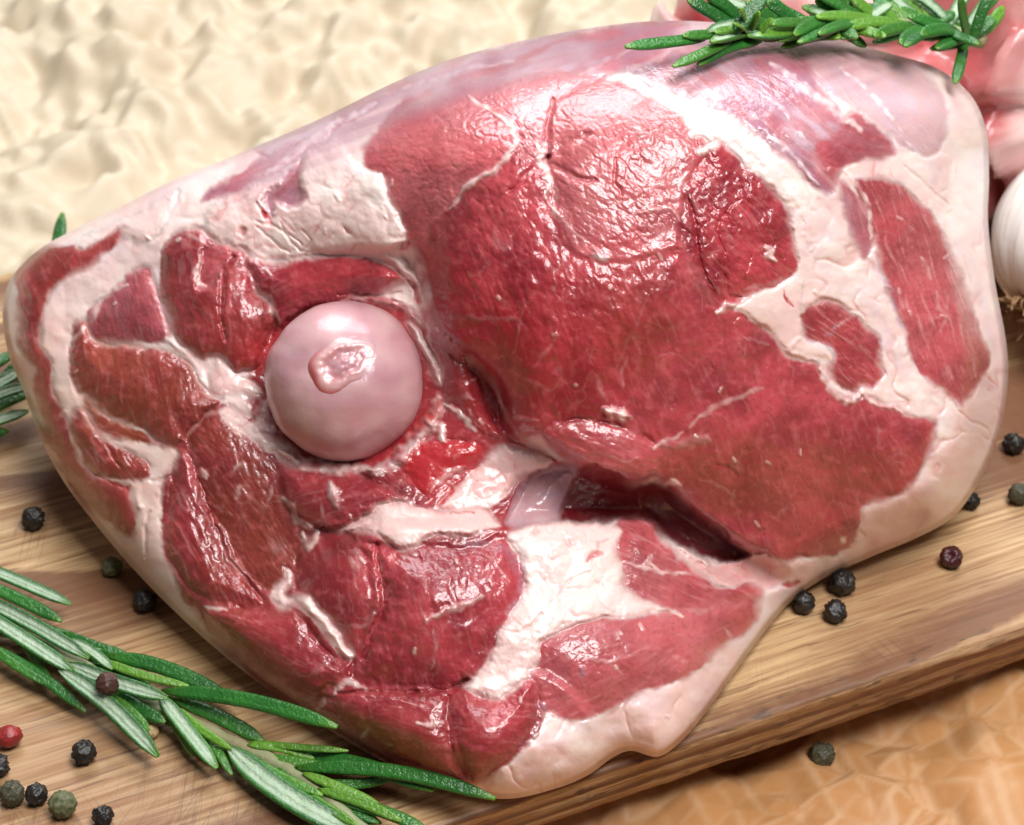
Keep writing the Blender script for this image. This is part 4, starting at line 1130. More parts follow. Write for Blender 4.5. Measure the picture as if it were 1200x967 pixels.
# ragged, lumpy fat along the lower right rim keeps some relief right to the edge
Hd = H + DET * (0.15 + 0.85 * rimfade) * sstep(0, 5, SDR)
TF = TH - Hd / 1000.0
rays = ray(PX, PY)
tb_board = (0.0012 - CAM[2]) / rays[..., 2]
TF = np.minimum(TF, tb_board - 0.0004)
TB = np.minimum(TH + BACK / 1000.0, tb_board)
TB = np.maximum(TB, TF + 0.0002 * (SDR > 0.1))
TB = np.where(SDR <= 0.01, TF, TB)
PF = CAM + rays * TF[..., None]
PB = CAM + rays * TB[..., None]
print('leg z max', PF[..., 2][USE].max(), 'y range', PF[..., 1][USE].min(), PF[..., 1][USE].max())

# normals of the front
du = np.gradient(PF, axis=1)
dv = np.gradient(PF, axis=0)
NRM = np.cross(dv, du)
NRM /= np.linalg.norm(NRM, axis=-1, keepdims=True) + 1e-12
flip = (NRM * -rays).sum(-1) < 0
NRM[flip] *= -1


def surf(px, py):
    j = int(np.clip(round((px - gx[0]) / G), 0, NX - 1))
    i = int(np.clip(round((py - gy[0]) / G), 0, NY - 1))
    return PF[i, j].copy(), NRM[i, j].copy()


leg = empty('lamb_leg', (0.0, 0.03, 0.0), 'raw bone-in leg of lamb with cut face, lying on the cutting board', 'meat')
GI = np.arange(NY * NX).reshape(NY, NX)
CU = USE[:-1, :-1] & USE[1:, :-1] & USE[:-1, 1:] & USE[1:, 1:]
CELL = np.stack([LAB[:-1, :-1], LAB[1:, :-1], LAB[:-1, 1:], LAB[1:, 1:]], -1)
CL = CELL.max(-1)
CL = np.where(CU, CL, -1)
TIS = np.clip(np.stack([T_fat, T_memb, T_blood, T_dark], -1), 0, 1)
REL = np.clip(np.stack([S_crk, S_wet, S_pale, S_brown], -1), 0, 1)
flatPF = PF.reshape(-1, 3)
flatPB = PB.reshape(-1, 3)
flatT = TIS.reshape(-1, 4)
flatR = REL.reshape(-1, 4)
NRMC = NRM.copy()
# at the rim the surface turns away: its normal points outwards, across the rim
_sg = up4(np.where(inside_poly(gx[None, ::_q] + 0 * gy[::_q, None], gy[::_q, None] + 0 * gx[None, ::_q], RS[:, :2]), _dc, -_dc))
for _ in range(3):
    _sg = (_sg + np.roll(_sg, 1, 0) + np.roll(_sg, -1, 0) + np.roll(_sg, 1, 1) + np.roll(_sg, -1, 1)) / 5
_oy, _ox = np.gradient(_sg)
_out = -(_ox[..., None] * RT - _oy[..., None] * UP)
_out /= np.linalg.norm(_out, axis=-1, keepdims=True) + 1e-9
_w = sstep(0, 9, SDR)[..., None]
_mix = _out * (1 - _w) + NRM * _w
NRMC = np.where(SDR[..., None] < 9, _mix / (np.linalg.norm(_mix, axis=-1, keepdims=True) + 1e-9), NRM)
flatN = NRMC.reshape(-1, 3)
VARY = np.stack([sstep(-0.5, 0.5, fbm(PX / 70, PY / 70, 400, 3)), sstep(0.0, 0.9, fbm(PX / 13, PY / 13, 405, 3)),
                 sstep(-0.4, 0.6, fbm(PX / 120, PY / 120, 410, 3)), sstep(0.0, 0.9, fbm(PX / 6, PY / 6, 415, 2))], -1)
flatY = VARY.reshape(-1, 4)
depth = np.minimum(0.010, 0.55 * (TB - TF)).reshape(-1)
flatS = flatPF + rays.reshape(-1, 3) * depth[:, None]


def cell_edges(mask):
    """directed boundary edges of a set of grid cells (interior on a fixed side)"""
    E = []
    up = mask.copy(); up[1:] &= ~mask[:-1]
    dn = mask.copy(); dn[:-1] &= ~mask[1:]
    lf = mask.copy(); lf[:, 1:] &= ~mask[:, :-1]
    rg = mask.copy(); rg[:, :-1] &= ~mask[:, 1:]
    i, j = np.where(up); E.append(np.stack([GI[i, j + 1], GI[i, j]], -1))
    i, j = np.where(dn); E.append(np.stack([GI[i + 1, j], GI[i + 1, j + 1]], -1))
    i, j = np.where(lf); E.append(np.stack([GI[i, j], GI[i + 1, j]], -1))
    i, j = np.where(rg); E.append(np.stack([GI[i + 1, j + 1], GI[i, j + 1]], -1))
    return np.concatenate(E)


def build_leg_parts():
    whole = cell_edges(CL >= 0)
    wset = set(map(tuple, whole.tolist()))
    for ri in range(0, len(R) + 1):
        mask = CL == ri
        if mask.sum() < 40:
            continue
        i, j = np.where(mask)
        q = np.stack([GI[i, j], GI[i + 1, j], GI[i + 1, j + 1], GI[i, j + 1]], -1)
        E = cell_edges(mask)
        if ri == 0:
            E = np.array([e for e in E.tolist() if tuple(e) not in wset])
        use = np.unique(q)
        rem = np.full(NY * NX, -1)
        rem[use] = np.arange(len(use))
        V = flatPF[use]
        N = flatN[use]
        A1, A2, A3 = flatT[use], flatR[use], flatY[use]
        Q = [rem[q]]
        if len(E):
            eu = np.unique(E)
            re = np.full(NY * NX, -1)
            re[eu] = len(V) + np.arange(len(eu))
            V = np.concatenate([V, flatS[eu]])
            N = np.concatenate([N, flatN[eu]])
            A1 = np.concatenate([A1, flatT[eu]])
            A2 = np.concatenate([A2, flatR[eu]])
            A3 = np.concatenate([A3, flatY[eu]])
            Q.append(np.stack([rem[E[:, 1]], rem[E[:, 0]], re[E[:, 0]], re[E[:, 1]]], -1))
        if ri == 0:
            # the far side of the leg, resting on the board (coarser)
            i, j = np.where(CL >= 0)
            qb = np.stack([GI[i, j], GI[i, j + 1], GI[i + 1, j + 1], GI[i + 1, j]], -1)
            ub = np.unique(qb)
            onrim = np.zeros(NY * NX, bool)
            onrim[np.unique(whole)] = True
            rb = np.full(NY * NX, -1)
            inner = ub[~onrim[ub]]
            rb[inner] = len(V) + np.arange(len(inner))
            rimv = ub[onrim[ub]]
            rb[rimv] = rem[rimv]
            miss = rimv[rem[rimv] < 0]
            base = len(V) + len(inner)
            rb[miss] = base + np.arange(len(miss))
            nb = np.full_like(flatN, np.nan)
            V = np.concatenate([V, flatPB[inner], flatPF[miss]])
            N = np.concatenate([N, nb[inner], flatN[miss]])
            fatc = np.tile([[1, 0.1, 0.0, 0.0]], (len(inner) + len(miss), 1))
            A1 = np.concatenate([A1, fatc])
            A2 = np.concatenate([A2, np.tile([[0.1, 0.4, 0, 0.1]], (len(inner) + len(miss), 1))])
            A3 = np.concatenate([A3, flatY[inner], flatY[miss]])
            Q.append(rb[qb])
        Q = np.concatenate(Q)
        name = 'fat_cover' if ri == 0 else R[ri - 1][0]
        me = make_mesh(name, V - np.array(leg.location), Q, attrs={'tissue': A1, 'relief': A2, 'vary': A3}, normals=None if ri == 0 and False else N)
        o = obj(name, me, MEAT, None)
        o.parent = leg
        if ri > 0 and R[ri - 1][2].get('label'):
            o['label'] = R[ri - 1][2]['label']


build_leg_parts()
LEGO = np.array(leg.location)


# ---------------------------------------------------------------- swept bodies: tendons, strips, stems
def frames(C, upv):
    T = np.gradient(C, axis=0)
    T /= np.linalg.norm(T, axis=1, keepdims=True) + 1e-12
    upv = np.broadcast_to(np.asarray(upv, float), C.shape)
    Sd = np.cross(T, upv)
    Sd /= np.linalg.norm(Sd, axis=1, keepdims=True) + 1e-12
    Nn = np.cross(Sd, T)
    return T, Sd, Nn


def tube(C, rw, rh, upv, nseg=12, jit=0.0, seed=0):
    """closed tube along C with half-width rw and half-height rh (arrays)"""
    T, Sd, Nn = frames(C, upv)
    n = len(C)
    a = np.arange(nseg) / nseg * 2 * np.pi
    V = (C[:, None] + Sd[:, None] * (np.cos(a)[None, :, None] * rw[:, None, None]) + Nn[:, None] * (np.sin(a)[None, :, None] * rh[:, None, None]))
    if jit:
        I, A = np.meshgrid(np.arange(n), np.arange(nseg), indexing='ij')
        jn = perlin(I * 0.13 + seed * 7.7, np.sin(A / nseg * 2 * np.pi) * 1.3 + np.cos(A / nseg * 2 * np.pi), seed) * jit
        V = C[:, None] + (V - C[:, None]) * (1 + jn)[..., None]
    idx = np.arange(n * nseg).reshape(n, nseg)
    nx_ = np.roll(idx, -1, 1)
    q = np.stack([idx[:-1], nx_[:-1], nx_[1:], idx[1:]], -1).reshape(-1, 4)
    V = V.reshape(-1, 3)
    c0, c1 = len(V), len(V) + 1
    V = np.concatenate([V, C[:1], C[-1:]])
    t = np.concatenate([np.stack([idx[0], np.full(nseg, c0), nx_[0]], -1), np.stack([idx[-1], nx_[-1], np.full(nseg, c1)], -1)])
    return V, q, t


# ball of the thigh bone
ang = np.linspace(0, 2 * np.pi, 24, endpoint=False)
tt = []
for a in ang:
    x, y = 405 + 104 * math.cos(a), 449 + 104 * math.sin(a)
    tt.append(TF[int((y - gy[0]) / G), int((x - gx[0]) / G)])
t_c = float(np.mean(tt)) + 0.0005
rc = ray(405.0, 447.0)
BC = CAM + rc * t_c
BR = 94.5 * KX * t_c
bz = -rc / np.linalg.norm(rc)              # towards the eye
bx = RT - bz * np.dot(RT, bz)
bx /= np.linalg.norm(bx)
by = np.cross(bz, bx)
print('ball radius', BR, 'z', BC[2])


def build_ball():
    nu, nv = 120, 72
    th = np.linspace(0.0005, math.pi * 0.80, nv)
    ph = np.arange(nu) / nu * 2 * np.pi
    TH_, PH = np.meshgrid(th, ph, indexing='ij')
    d = np.stack([np.sin(TH_) * np.cos(PH), np.sin(TH_) * np.sin(PH), np.cos(TH_)], -1)
    r = BR * (1 + 0.022 * perlin(d[..., 0] * 2 + 5, d[..., 1] * 2, 3) + 0.009 * perlin(d[..., 0] * 5, d[..., 1] * 5, 5))
    # shallow dimple round the ligament stump
    fx, fy = -0.03, 0.22
    e = np.hypot((d[..., 0] - fx) / 0.38, (d[..., 1] - fy) / 0.33)
    r = r - BR * 0.03 * np.exp(-(e * 1.1) ** 4)
    P = BC + (d[..., :1] * bx + d[..., 1:2] * by + d[..., 2:] * bz) * r[..., None]
    idx = np.arange(nu * nv).reshape(nv, nu)
    nx_ = np.roll(idx, -1, 1)
    q = np.stack([idx[:-1], idx[1:], nx_[1:], nx_[:-1]], -1).reshape(-1, 4)
    A = np.zeros((nu * nv, 4))
    A[:, 0] = (0.10 * sstep(0.2, 0.8, fbm(d[..., 0] * 3, d[..., 1] * 3, 19, 3)) + 0.16 * np.exp(-((d[..., 0] - 0.05) / 0.35) ** 2 - ((d[..., 1] + 0.42) / 0.14) ** 2)).ravel()
    A[:, 1] = np.clip(0.15 + 0.5 * perlin(d[..., 0] * 3, d[..., 1] * 3, 9), 0, 1).ravel()
    A[:, 2] = np.clip(0.25 * perlin(d[..., 0] * 2.5 + 3, d[..., 1] * 2.5, 12), 0, 1).ravel()
    ball = obj('femur_head', make_mesh('femur_head', P.reshape(-1, 3) - LEGO, q, attrs={'tissue': A}), BONE)
    ball.parent = leg
    ball['label'] = 'smooth pinkish lilac ball joint of the thigh bone'
    # the torn ligament stump: a fleshy ring with a sunken middle
    nr, na = 34, 96
    rr_ = np.linspace(0, 1.25, nr)
    aa = np.arange(na) / na * 2 * np.pi
    RR, AA = np.meshgrid(rr_, aa, indexing='ij')
    wob = 1 + 0.14 * np.sin(2 * AA + 0.9) + 0.08 * np.sin(3 * AA + 2.0) + 0.06 * np.sin(5 * AA)
    ca, sa = math.cos(0.25), math.sin(0.25)
    u, v = RR * np.cos(AA) * wob * 0.375, RR * np.sin(AA) * wob * 0.32
    X = fx + u * ca - v * sa
    Y = fy + u * sa + v * ca
    ringw = 0.6 + 0.5 * np.cos(AA - 2.4)
    prof = 0.036 * np.exp(-((RR - 0.76 - 0.10 * np.sin(AA * 2 + 1)) / 0.22) ** 2) * (0.15 + 1.0 * ringw) + 0.010 * np.exp(-(RR / 0.4) ** 2) - 0.02 * np.exp(-((RR - 0.42) / 0.16) ** 2)
    prof += 0.010 * perlin(X * 14, Y * 14, 4) * np.exp(-(RR / 1.0) ** 6)
    prof -= 0.05 * sstep(0.98, 1.25, RR) + 0.010
    Z = np.sqrt(np.maximum(1 - X * X - Y * Y, 0.01)) + prof
    sc = 1.0
    P = BC + (X[..., None] * bx + Y[..., None] * by + Z[..., None] * bz) * BR * sc
    idx = np.arange(nr * na).reshape(nr, na)
    nx_ = np.roll(idx, -1, 1)
    q = np.stack([idx[:-1], idx[1:], nx_[1:], nx_[:-1]], -1).reshape(-1, 4)
    A = np.zeros((nr, na, 4))
    side = 0.5 + 0.5 * np.cos(AA - 3.5)
    A[..., 0] = np.clip(0.95 * np.exp(-((RR - 1.02) / 0.14) ** 2) * side ** 2 + 0.22 * np.exp(-((RR - 0.55) / 0.2) ** 2) + 0.12 * perlin(X * 9, Y * 9, 6), 0, 1)
    A[..., 1] = 0.55 * np.exp(-((RR - 0.78) / 0.18) ** 2)
    s = obj('ligament_stump', make_mesh('ligament_stump', P.reshape(-1, 3) - LEGO, q, attrs={'tissue': A.reshape(-1, 4)}), BONE)
    s.parent = ball
    s['label'] = 'torn fleshy ligament ring on the ball joint'


build_ball()


# ================================================================== ROSEMARY
def leaf_mesh(base, tip, w, up, roll, arch, young, seed):
    rs = np.random.RandomState(seed)
    n = 16
    s = np.linspace(0, 1, n) ** 0.85
    L = np.linalg.norm(tip - base)
    up = np.asarray(up, float)
    d = (tip - base) / L
    side = np.cross(d, up)
    side /= np.linalg.norm(side)
    upn = np.cross(side, d)
    C = base + (tip - base) * s[:, None] + upn * (arch * L * 4 * s * (1 - s))[:, None] + side * (rs.uniform(-0.05, 0.05) * L * np.sin(np.pi * s))[:, None]
    T, Sd, Nn = frames(C, upn)
    r0 = roll + rs.uniform(-0.18, 0.18) + 0.25 * (s - 0.5) * rs.uniform(-1, 1)
    ca, sa = np.cos(r0)[:, None], np.sin(r0)[:, None]
    A_, B_ = Sd * ca + Nn * sa, -Sd * sa + Nn * ca
    pr = np.minimum(1, (s / 0.22) ** 0.6 * 0.75 + 0.25) * np.maximum(1 - (np.maximum(s - 0.5, 0) / 0.5) ** 5.5, 0.0) ** 0.8
    pr[-1] = 0.30
    # cross-section: convex glossy top with a groove, margins rolled under, pale hollow underside with a rib
    sec = [(-1.0, 0.0), (-0.86, 0.30), (-0.45, 0.44), (0.0, 0.30), (0.45, 0.44), (0.86, 0.30), (1.0, 0.0),
           (0.93, -0.30), (0.66, -0.40), (0.50, -0.20), (0.14, -0.16), (0.0, -0.30), (-0.14, -0.16), (-0.50, -0.20), (-0.66, -0.40), (-0.93, -0.30)]
    und = np.array([0, 0, 0, 0, 0, 0, 0, 0, 0.15, 1, 1, 1, 1, 1, 0.15, 0], float)
    rib = np.array([0, 0, 0, 0, 0, 0, 0, 0, 0, 0, .5, 1, .5, 0, 0, 0], float)
    sec = np.array(sec)
    m = len(sec)
    hw = w / 2
    V = C[:, None] + A_[:, None] * (sec[None, :, 0:1] * (hw * pr)[:, None, None]) + B_[:, None] * (sec[None, :, 1:2] * (hw * 0.85 * (0.35 + 0.65 * pr))[:, None, None])
    idx = np.arange(n * m).reshape(n, m)
    nx_ = np.roll(idx, -1, 1)
    q = np.stack([idx[:-1], idx[1:], nx_[1:], nx_[:-1]], -1).reshape(-1, 4)
    V = V.reshape(-1, 3)
    V = np.concatenate([V, C[:1], C[-1:] + T[-1:] * hw * 0.15])
    t = np.concatenate([np.stack([idx[0], nx_[0], np.full(m, n * m)], -1), np.stack([idx[-1], np.full(m, n * m + 1), nx_[-1]], -1)])
    A = np.ones((len(V), 4))
    A[:, 0] = 0
    A[:, 2] = 0
    fade = np.clip((1 - s) / 0.12, 0, 1)
    A[:n * m, 0] = (fade[:, None] * und[None]).ravel()
    A[:n * m, 2] = np.repeat(rib[None], n, 0).ravel()
    A[:, 1] = young
    A[:n * m, 1] = np.clip(young + 0.5 * np.repeat(sstep(0.90, 1.0, s)[:, None], m, 1).ravel() + 0.25 * np.repeat(sstep(0.15, 0, s)[:, None], m, 1).ravel(), 0, 1)
    return V, q, t, A


def add_leaf(root, base, tip, w, up=(0, -0.45, 0.89), roll=0.0, arch=0.05, young=0.0, seed=0):
    V, q, t, A = leaf_mesh(np.asarray(base), np.asarray(tip), w, up, roll, arch, young, seed)
    o = obj('leaf', make_mesh('leaf', V - np.array(root.location), q, t, attrs={'leaf': A}), LEAF)
    o.parent = root
    return o


def add_stem(root, pts, r0, r1):
    C = spline(np.array(pts), False, 10)
    rw = np.linspace(r0, r1, len(C)) * (1 + 0.12 * np.sin(np.arange(len(C)) * 1.1))
    V, q, t = tube(C, rw, rw, (0, 0.1, 1), 10, 0.15, 5)
    o = obj('stem', make_mesh('stem', V - np.array(root.location), q, t), STEM)
    o.parent = root


def PXW(w, t=0.40):
    return 1.12 * w * KX * t


PI = math.pi
sprig = empty('rosemary_sprig', tuple(on_z(200.0, 840.0, 0.0)), 'large rosemary sprig with pale leaf undersides, lying in front on the board', 'rosemary', 'rosemary sprigs')
add_stem(sprig, [on_z(x, y, z) for x, y, z in ((-60, 690, .004), (0, 722, .0045), (70, 768, .005), (135, 802, .0045), (200, 835, .0042), (262, 866, .0035), (320, 893, .0035), (365, 920, .003), (420, 970, .003), (450, 1000, .003))], 0.0016, 0.0014)
def front_pt(px, py, z):
    """a point at height z, pulled clear of the meat where it would sink into it"""
    P = on_z(px, py, z)
    if gx[0] < px < gx[-1] and gy[0] < py < gy[-1]:
        i, j = int((py - gy[0]) / G), int((px - gx[0]) / G)
        lo = TF[max(i - 8, 0):i + 9, max(j - 8, 0):j + 9][USE[max(i - 8, 0):i + 9, max(j - 8, 0):j + 9]]
        if len(lo):
            t = min(float(np.dot(P - CAM, FW)), float(lo.min()) - 0.0022)
            P = CAM + ray(float(px), float(py)) * t
    return P


# base x,y,z(mm)  tip x,y,z(mm)  width px, underside up?, young
FL = [(-30, 660, 5, 83, 708, 5, 17, 1, .0), (-30, 680, 4, 72, 728, 3, 17, 0, .0), (-25, 700, 6, 104, 771, 8, 19, 1, .0), (-30, 712, 6, 86, 787, 6.5, 20, 1, .0), (-30, 738, 5, 64, 806, 4, 12, 0, .1),
      (-30, 750, 4, 101, 834, 2.5, 15, 0, .0), (74, 741, 4, 151, 768, 3, 13, 0, .0), (80, 750, 6, 132, 784, 6, 14, 1, .05), (118, 773, 5, 221, 804, 6, 12, 0, .55), (125, 768, 3.5, 278, 826, 4, 20, 0, .0),
      (80, 778, 6, 196, 818, 8, 20, 1, .0), (70, 785, 6, 185, 886, 4, 23, 1, .0), (128, 815, 5, 175, 856, 4.5, 12, 0, .25), (135, 812, 4.5, 194, 846, 4.5, 17, 0, .0), (188, 816, 6, 254, 900, 4, 20, 1, .1),
      (205, 828, 6, 271, 878, 5, 11, 0, .6), (190, 810, 5, 395, 852, 5, 20, 0, .0), (205, 820, 4.5, 309, 869, 3.5, 19, 0, .05), (290, 870, 4.5, 408, 880, 5, 9, 0, .5), (290, 873, 5, 368, 889, 4.5, 11, 0, .6),
      (310, 886, 4.2, 411, 904, 4.5, 13, 0, .25), (345, 900, 4.5, 580, 936, 5.5, 18, 0, .0), (350, 884, 3, 508, 926, 2.5, 19, 0, .0), (355, 906, 5, 444, 943, 4.5, 13, 0, .65), (268, 876, 4.5, 412, 975, 3, 31, 1, .0),
      (280, 880, 5, 378, 932, 5, 13, 0, .35), (390, 935, 4, 500, 972, 4, 16, 0, .1), (238, 855, 4, 272, 908, 2.5, 12, 0, .2), (225, 850, 3.5, 256, 893, 2, 12, 0, .1), (330, 905, 4, 420, 968, 4, 12, 0, .45),
      (-40, 730, 3, 30, 745, 3, 16, 0, .0), (140, 800, 3, 200, 850, 2, 14, 0, .0), (40, 740, 3, 120, 775, 3, 14, 0, 0), (372, 925, 4.5, 470, 962, 5, 13, 0, .5)]
for i, (bx_, by_, bz_, tx_, ty_, tz_, w_, un, yg) in enumerate(FL):
    add_leaf(sprig, front_pt(bx_, by_, bz_ / 1000), front_pt(tx_, ty_, tz_ / 1000), PXW(w_), roll=PI if un else 0.0, arch=0.05 if un else 0.04, young=yg, seed=i)

rs = np.random.RandomState(21)
SPX = np.array([(-60, 690), (0, 722), (70, 768), (135, 802), (200, 835), (262, 866), (320, 893), (365, 920), (420, 970)], float)
for i in range(30):
    x = rs.uniform(-50, 400)
    y = np.interp(x, SPX[:, 0], SPX[:, 1])
    L = rs.uniform(60, 110)
    a = math.radians(28) + rs.uniform(-0.55, 0.55)
    add_leaf(sprig, on_z(x, y, 0.0032), front_pt(x + L * math.cos(a), y + L * math.sin(a), rs.uniform(0.0015, 0.0032)), PXW(rs.uniform(10, 15)), roll=rs.choice([0.0, 0.3, -0.4, 2.8]), young=rs.choice([0, 0, 0.1, 0.4]), seed=300 + i)

# sprig behind the left end of the leg
sp2 = empty('rosemary_sprig', tuple(on_z(-20.0, 480.0, 0.0)), 'rosemary sprig half hidden behind the left end of the meat', 'rosemary', 'rosemary sprigs')
add_stem(sp2, [on_z(x, y, z) for x, y, z in ((-110, 540, .004), (-50, 492, .004), (10, 440, .004), (60, 385, .004), (92, 330, .004))], 0.0015, 0.001)
for i, (bx_, by_, bz_, tx_, ty_, tz_, w_, un, yg) in enumerate([
        (-60, 470, 5, 20, 412, 6, 15, 0, .0), (-55, 478, 6, 32, 430, 8, 16, 1, .1), (-50, 490, 6, 36, 452, 9, 15, 1, .0), (-45, 498, 5, 40, 458, 6, 13, 0, .1), (-60, 520, 5, 33, 482, 5, 14, 1, .0),
        (-70, 530, 4, 10, 505, 3, 14, 0, .0), (0, 450, 5, 60, 400, 8, 14, 0, .0), (60, 360, 6, 73, 250, 18, 17, 0, .0), (70, 380, 5, 120, 330, 6, 15, 0, 0), (20, 430, 4, 40, 375, 4, 14, 0, 0)]):
    add_leaf(sp2, on_z(bx_, by_, bz_ / 1000), on_z(tx_, ty_, tz_ / 1000), PXW(w_, 0.5), roll=PI if un else 0.0, young=yg, seed=60 + i)

# sprig on top of the leg
pA, nA = surf(868, 52)
zA = pA[2] + 0.003
zB = 0.080


def top_pt(px, py, dz=0.0):
    z = zA + (zB - zA) * (px - 868) / (1150 - 868) + dz / 1000
    P = on_z(px, py, z)
    if 20 < py < 900 and px < 1150:
        j = int(np.clip((px - gx[0]) / G, 0, NX - 1))
        i = int(np.clip((py - gy[0]) / G, 0, NY - 1))
        if USE[i, j]:
            p, n = PF[i, j], NRM[i, j]
            if np.dot(P - CAM, FW) > np.dot(p - CAM, FW) - 0.0015:
                P = p + n * 0.002 + np.array([0, -0.0008, 0.0012]) * 1.0
    return P


sp3 = empty('rosemary_sprig', tuple(pA), 'leafy rosemary sprig laid on top of the meat', 'rosemary', 'rosemary sprigs')
SX = np.array([(862, 42), (900, 34), (950, 30), (1000, 28), (1050, 30), (1100, 36), (1152, 48)], float)
add_stem(sp3, [top_pt(x, y, 1.5) for x, y in SX], 0.0011, 0.0017)
TL = [(830, 43, 2, 733, 55, 2, 15, 0, .0), (858, 46, 3, 789, 78, 2, 13, 0, .15), (892, 48, 2, 818, 76, 1.5, 15, 0, .0), (862, 34, 3, 806, 0, 6, 16, 0, .0), (868, 24, 4, 826, -8, 8, 16, 0, .0), (860, 40, 5, 898, -4, 12, 16, 0, .0),
      (850, 40, 3, 800, 42, 4, 12, 0, .1), (985, 42, 2, 916, 56, 1, 12, 0, .15), (868, 38, 4, 838, 38, 6, 11, 0, .4), (874, 34, 5, 868, 10, 11, 9, 0, .5), (880, 36, 5, 890, 14, 11, 9, 0, .6), (876, 40, 4, 860, 28, 9, 8, 0, .7), (888, 40, 4, 905, 22, 9, 9, 0, .6),
      (1130, 50, 2, 1119, 98, 0, 13, 0, .05), (1140, 50, 3, 1162, -10, 14, 13, 0, .0), (1135, 48, 3, 1125, -5, 14, 12, 0, .1)]
for i, (bx_, by_, bz_, tx_, ty_, tz_, w_, un, yg) in enumerate(TL):
    add_leaf(sp3, top_pt(bx_, by_, bz_), top_pt(tx_, ty_, tz_), PXW(w_, 0.47), roll=0.0, arch=0.04, young=yg, seed=90 + i)
rs = np.random.RandomState(5)
for i in range(84):
    u = rs.uniform(0.12, 1.0)
    bx_ = 862 + 290 * u
    by_ = np.interp(bx_, SX[:, 0], SX[:, 1])
    left = rs.rand() < 0.72
    L = rs.uniform(44, 84)
    a = rs.uniform(-0.9, 0.75)
    if by_ + L * math.sin(a) * 0.6 > 66:
        a = -abs(a)
    tx_ = bx_ + (-1 if left else 1) * L * math.cos(a) * (1 if left else 0.7)
    ty_ = by_ + L * math.sin(a) * (1.0 if a < 0 else 0.5)
    un = rs.rand() < 0.3
    add_leaf(sp3, top_pt(bx_, by_, 2), top_pt(tx_, ty_, rs.uniform(1, 8)), PXW(rs.uniform(12, 16), 0.5), roll=PI if un else rs.uniform(-0.4, 0.4), arch=rs.uniform(0, 0.08), young=rs.choice([0, 0.05, 0.15, 0.5]), seed=120 + i)

# ================================================================== PEPPERCORNS
PM = {'black': mat_pepper('black_pepper', (0.012, 0.010, 0.009), (0.030, 0.024, 0.020), 0.38, 0.5),
      'brown': mat_pepper('brown_pepper', (0.10, 0.045, 0.030), (0.060, 0.026, 0.020), 0.45, 0.4),
      'green': mat_pepper('green_pepper', (0.16, 0.17, 0.075), (0.085, 0.085, 0.040), 0.55, 0.4),
      'olive': mat_pepper('olive_pepper', (0.10, 0.095, 0.050), (0.035, 0.030, 0.020), 0.5, 0.4),
      'red': mat_pepper('red_pepper', (0.36, 0.025, 0.022), (0.20, 0.016, 0.016), 0.30, 0.5),
      'maroon': mat_pepper('maroon_pepper', (0.085, 0.012, 0.014), (0.045, 0.008, 0.010), 0.36, 0.5),
      'white': mat_pepper('white_pepper', (0.56, 0.40, 0.20), (0.46, 0.30, 0.15), 0.5, 0.4)}


def pepper_mesh(r, wr, seed, pit=False):
    import bmesh
    bm = bmesh.new()
    bmesh.ops.create_icosphere(bm, subdivisions=4, radius=1.0)
    V = np.array([v.co[:] for v in bm.verts])
    F = np.array([[v.index for v in f.verts] for f in bm.faces])
    bm.free()
    rs = np.random.RandomState(seed)
    seeds = rs.normal(size=(24, 3))
    seeds /= np.linalg.norm(seeds, axis=1, keepdims=True)
    Q = V + 0.12 * np.stack([perlin(V[:, 0] * 3 + seed, V[:, 1] * 3, 1), perlin(V[:, 1] * 3 + seed, V[:, 2] * 3, 2), perlin(V[:, 2] * 3 + seed, V[:, 0] * 3, 3)], -1)
    D = np.sort(np.linalg.norm(Q[:, None] - seeds[None], axis=2), 1)
    e = np.clip((D[:, 1] - D[:, 0]) / 0.24, 0, 1)
    ridge = (1 - e) ** 2
    h = 1 + wr * (ridge * 1.2 - 0.5 * e) + 0.05 * perlin(V[:, 0] * 1.7 + seed, V[:, 1] * 1.7 + V[:, 2], 5)
    if pit:
        ax = np.array([-0.3, -0.5, 0.8])
        ax /= np.linalg.norm(ax)
        dd = V @ ax
        h -= 0.5 * np.exp(-((1 - dd) / 0.12) ** 2)
    P = V * h[:, None] * r * np.array([1, 1, 0.94])
    A = np.ones((len(V), 4))
    A[:, 0] = e * 0.8
    return make_mesh('peppercorn', P, tris=F, attrs={'wear': A})


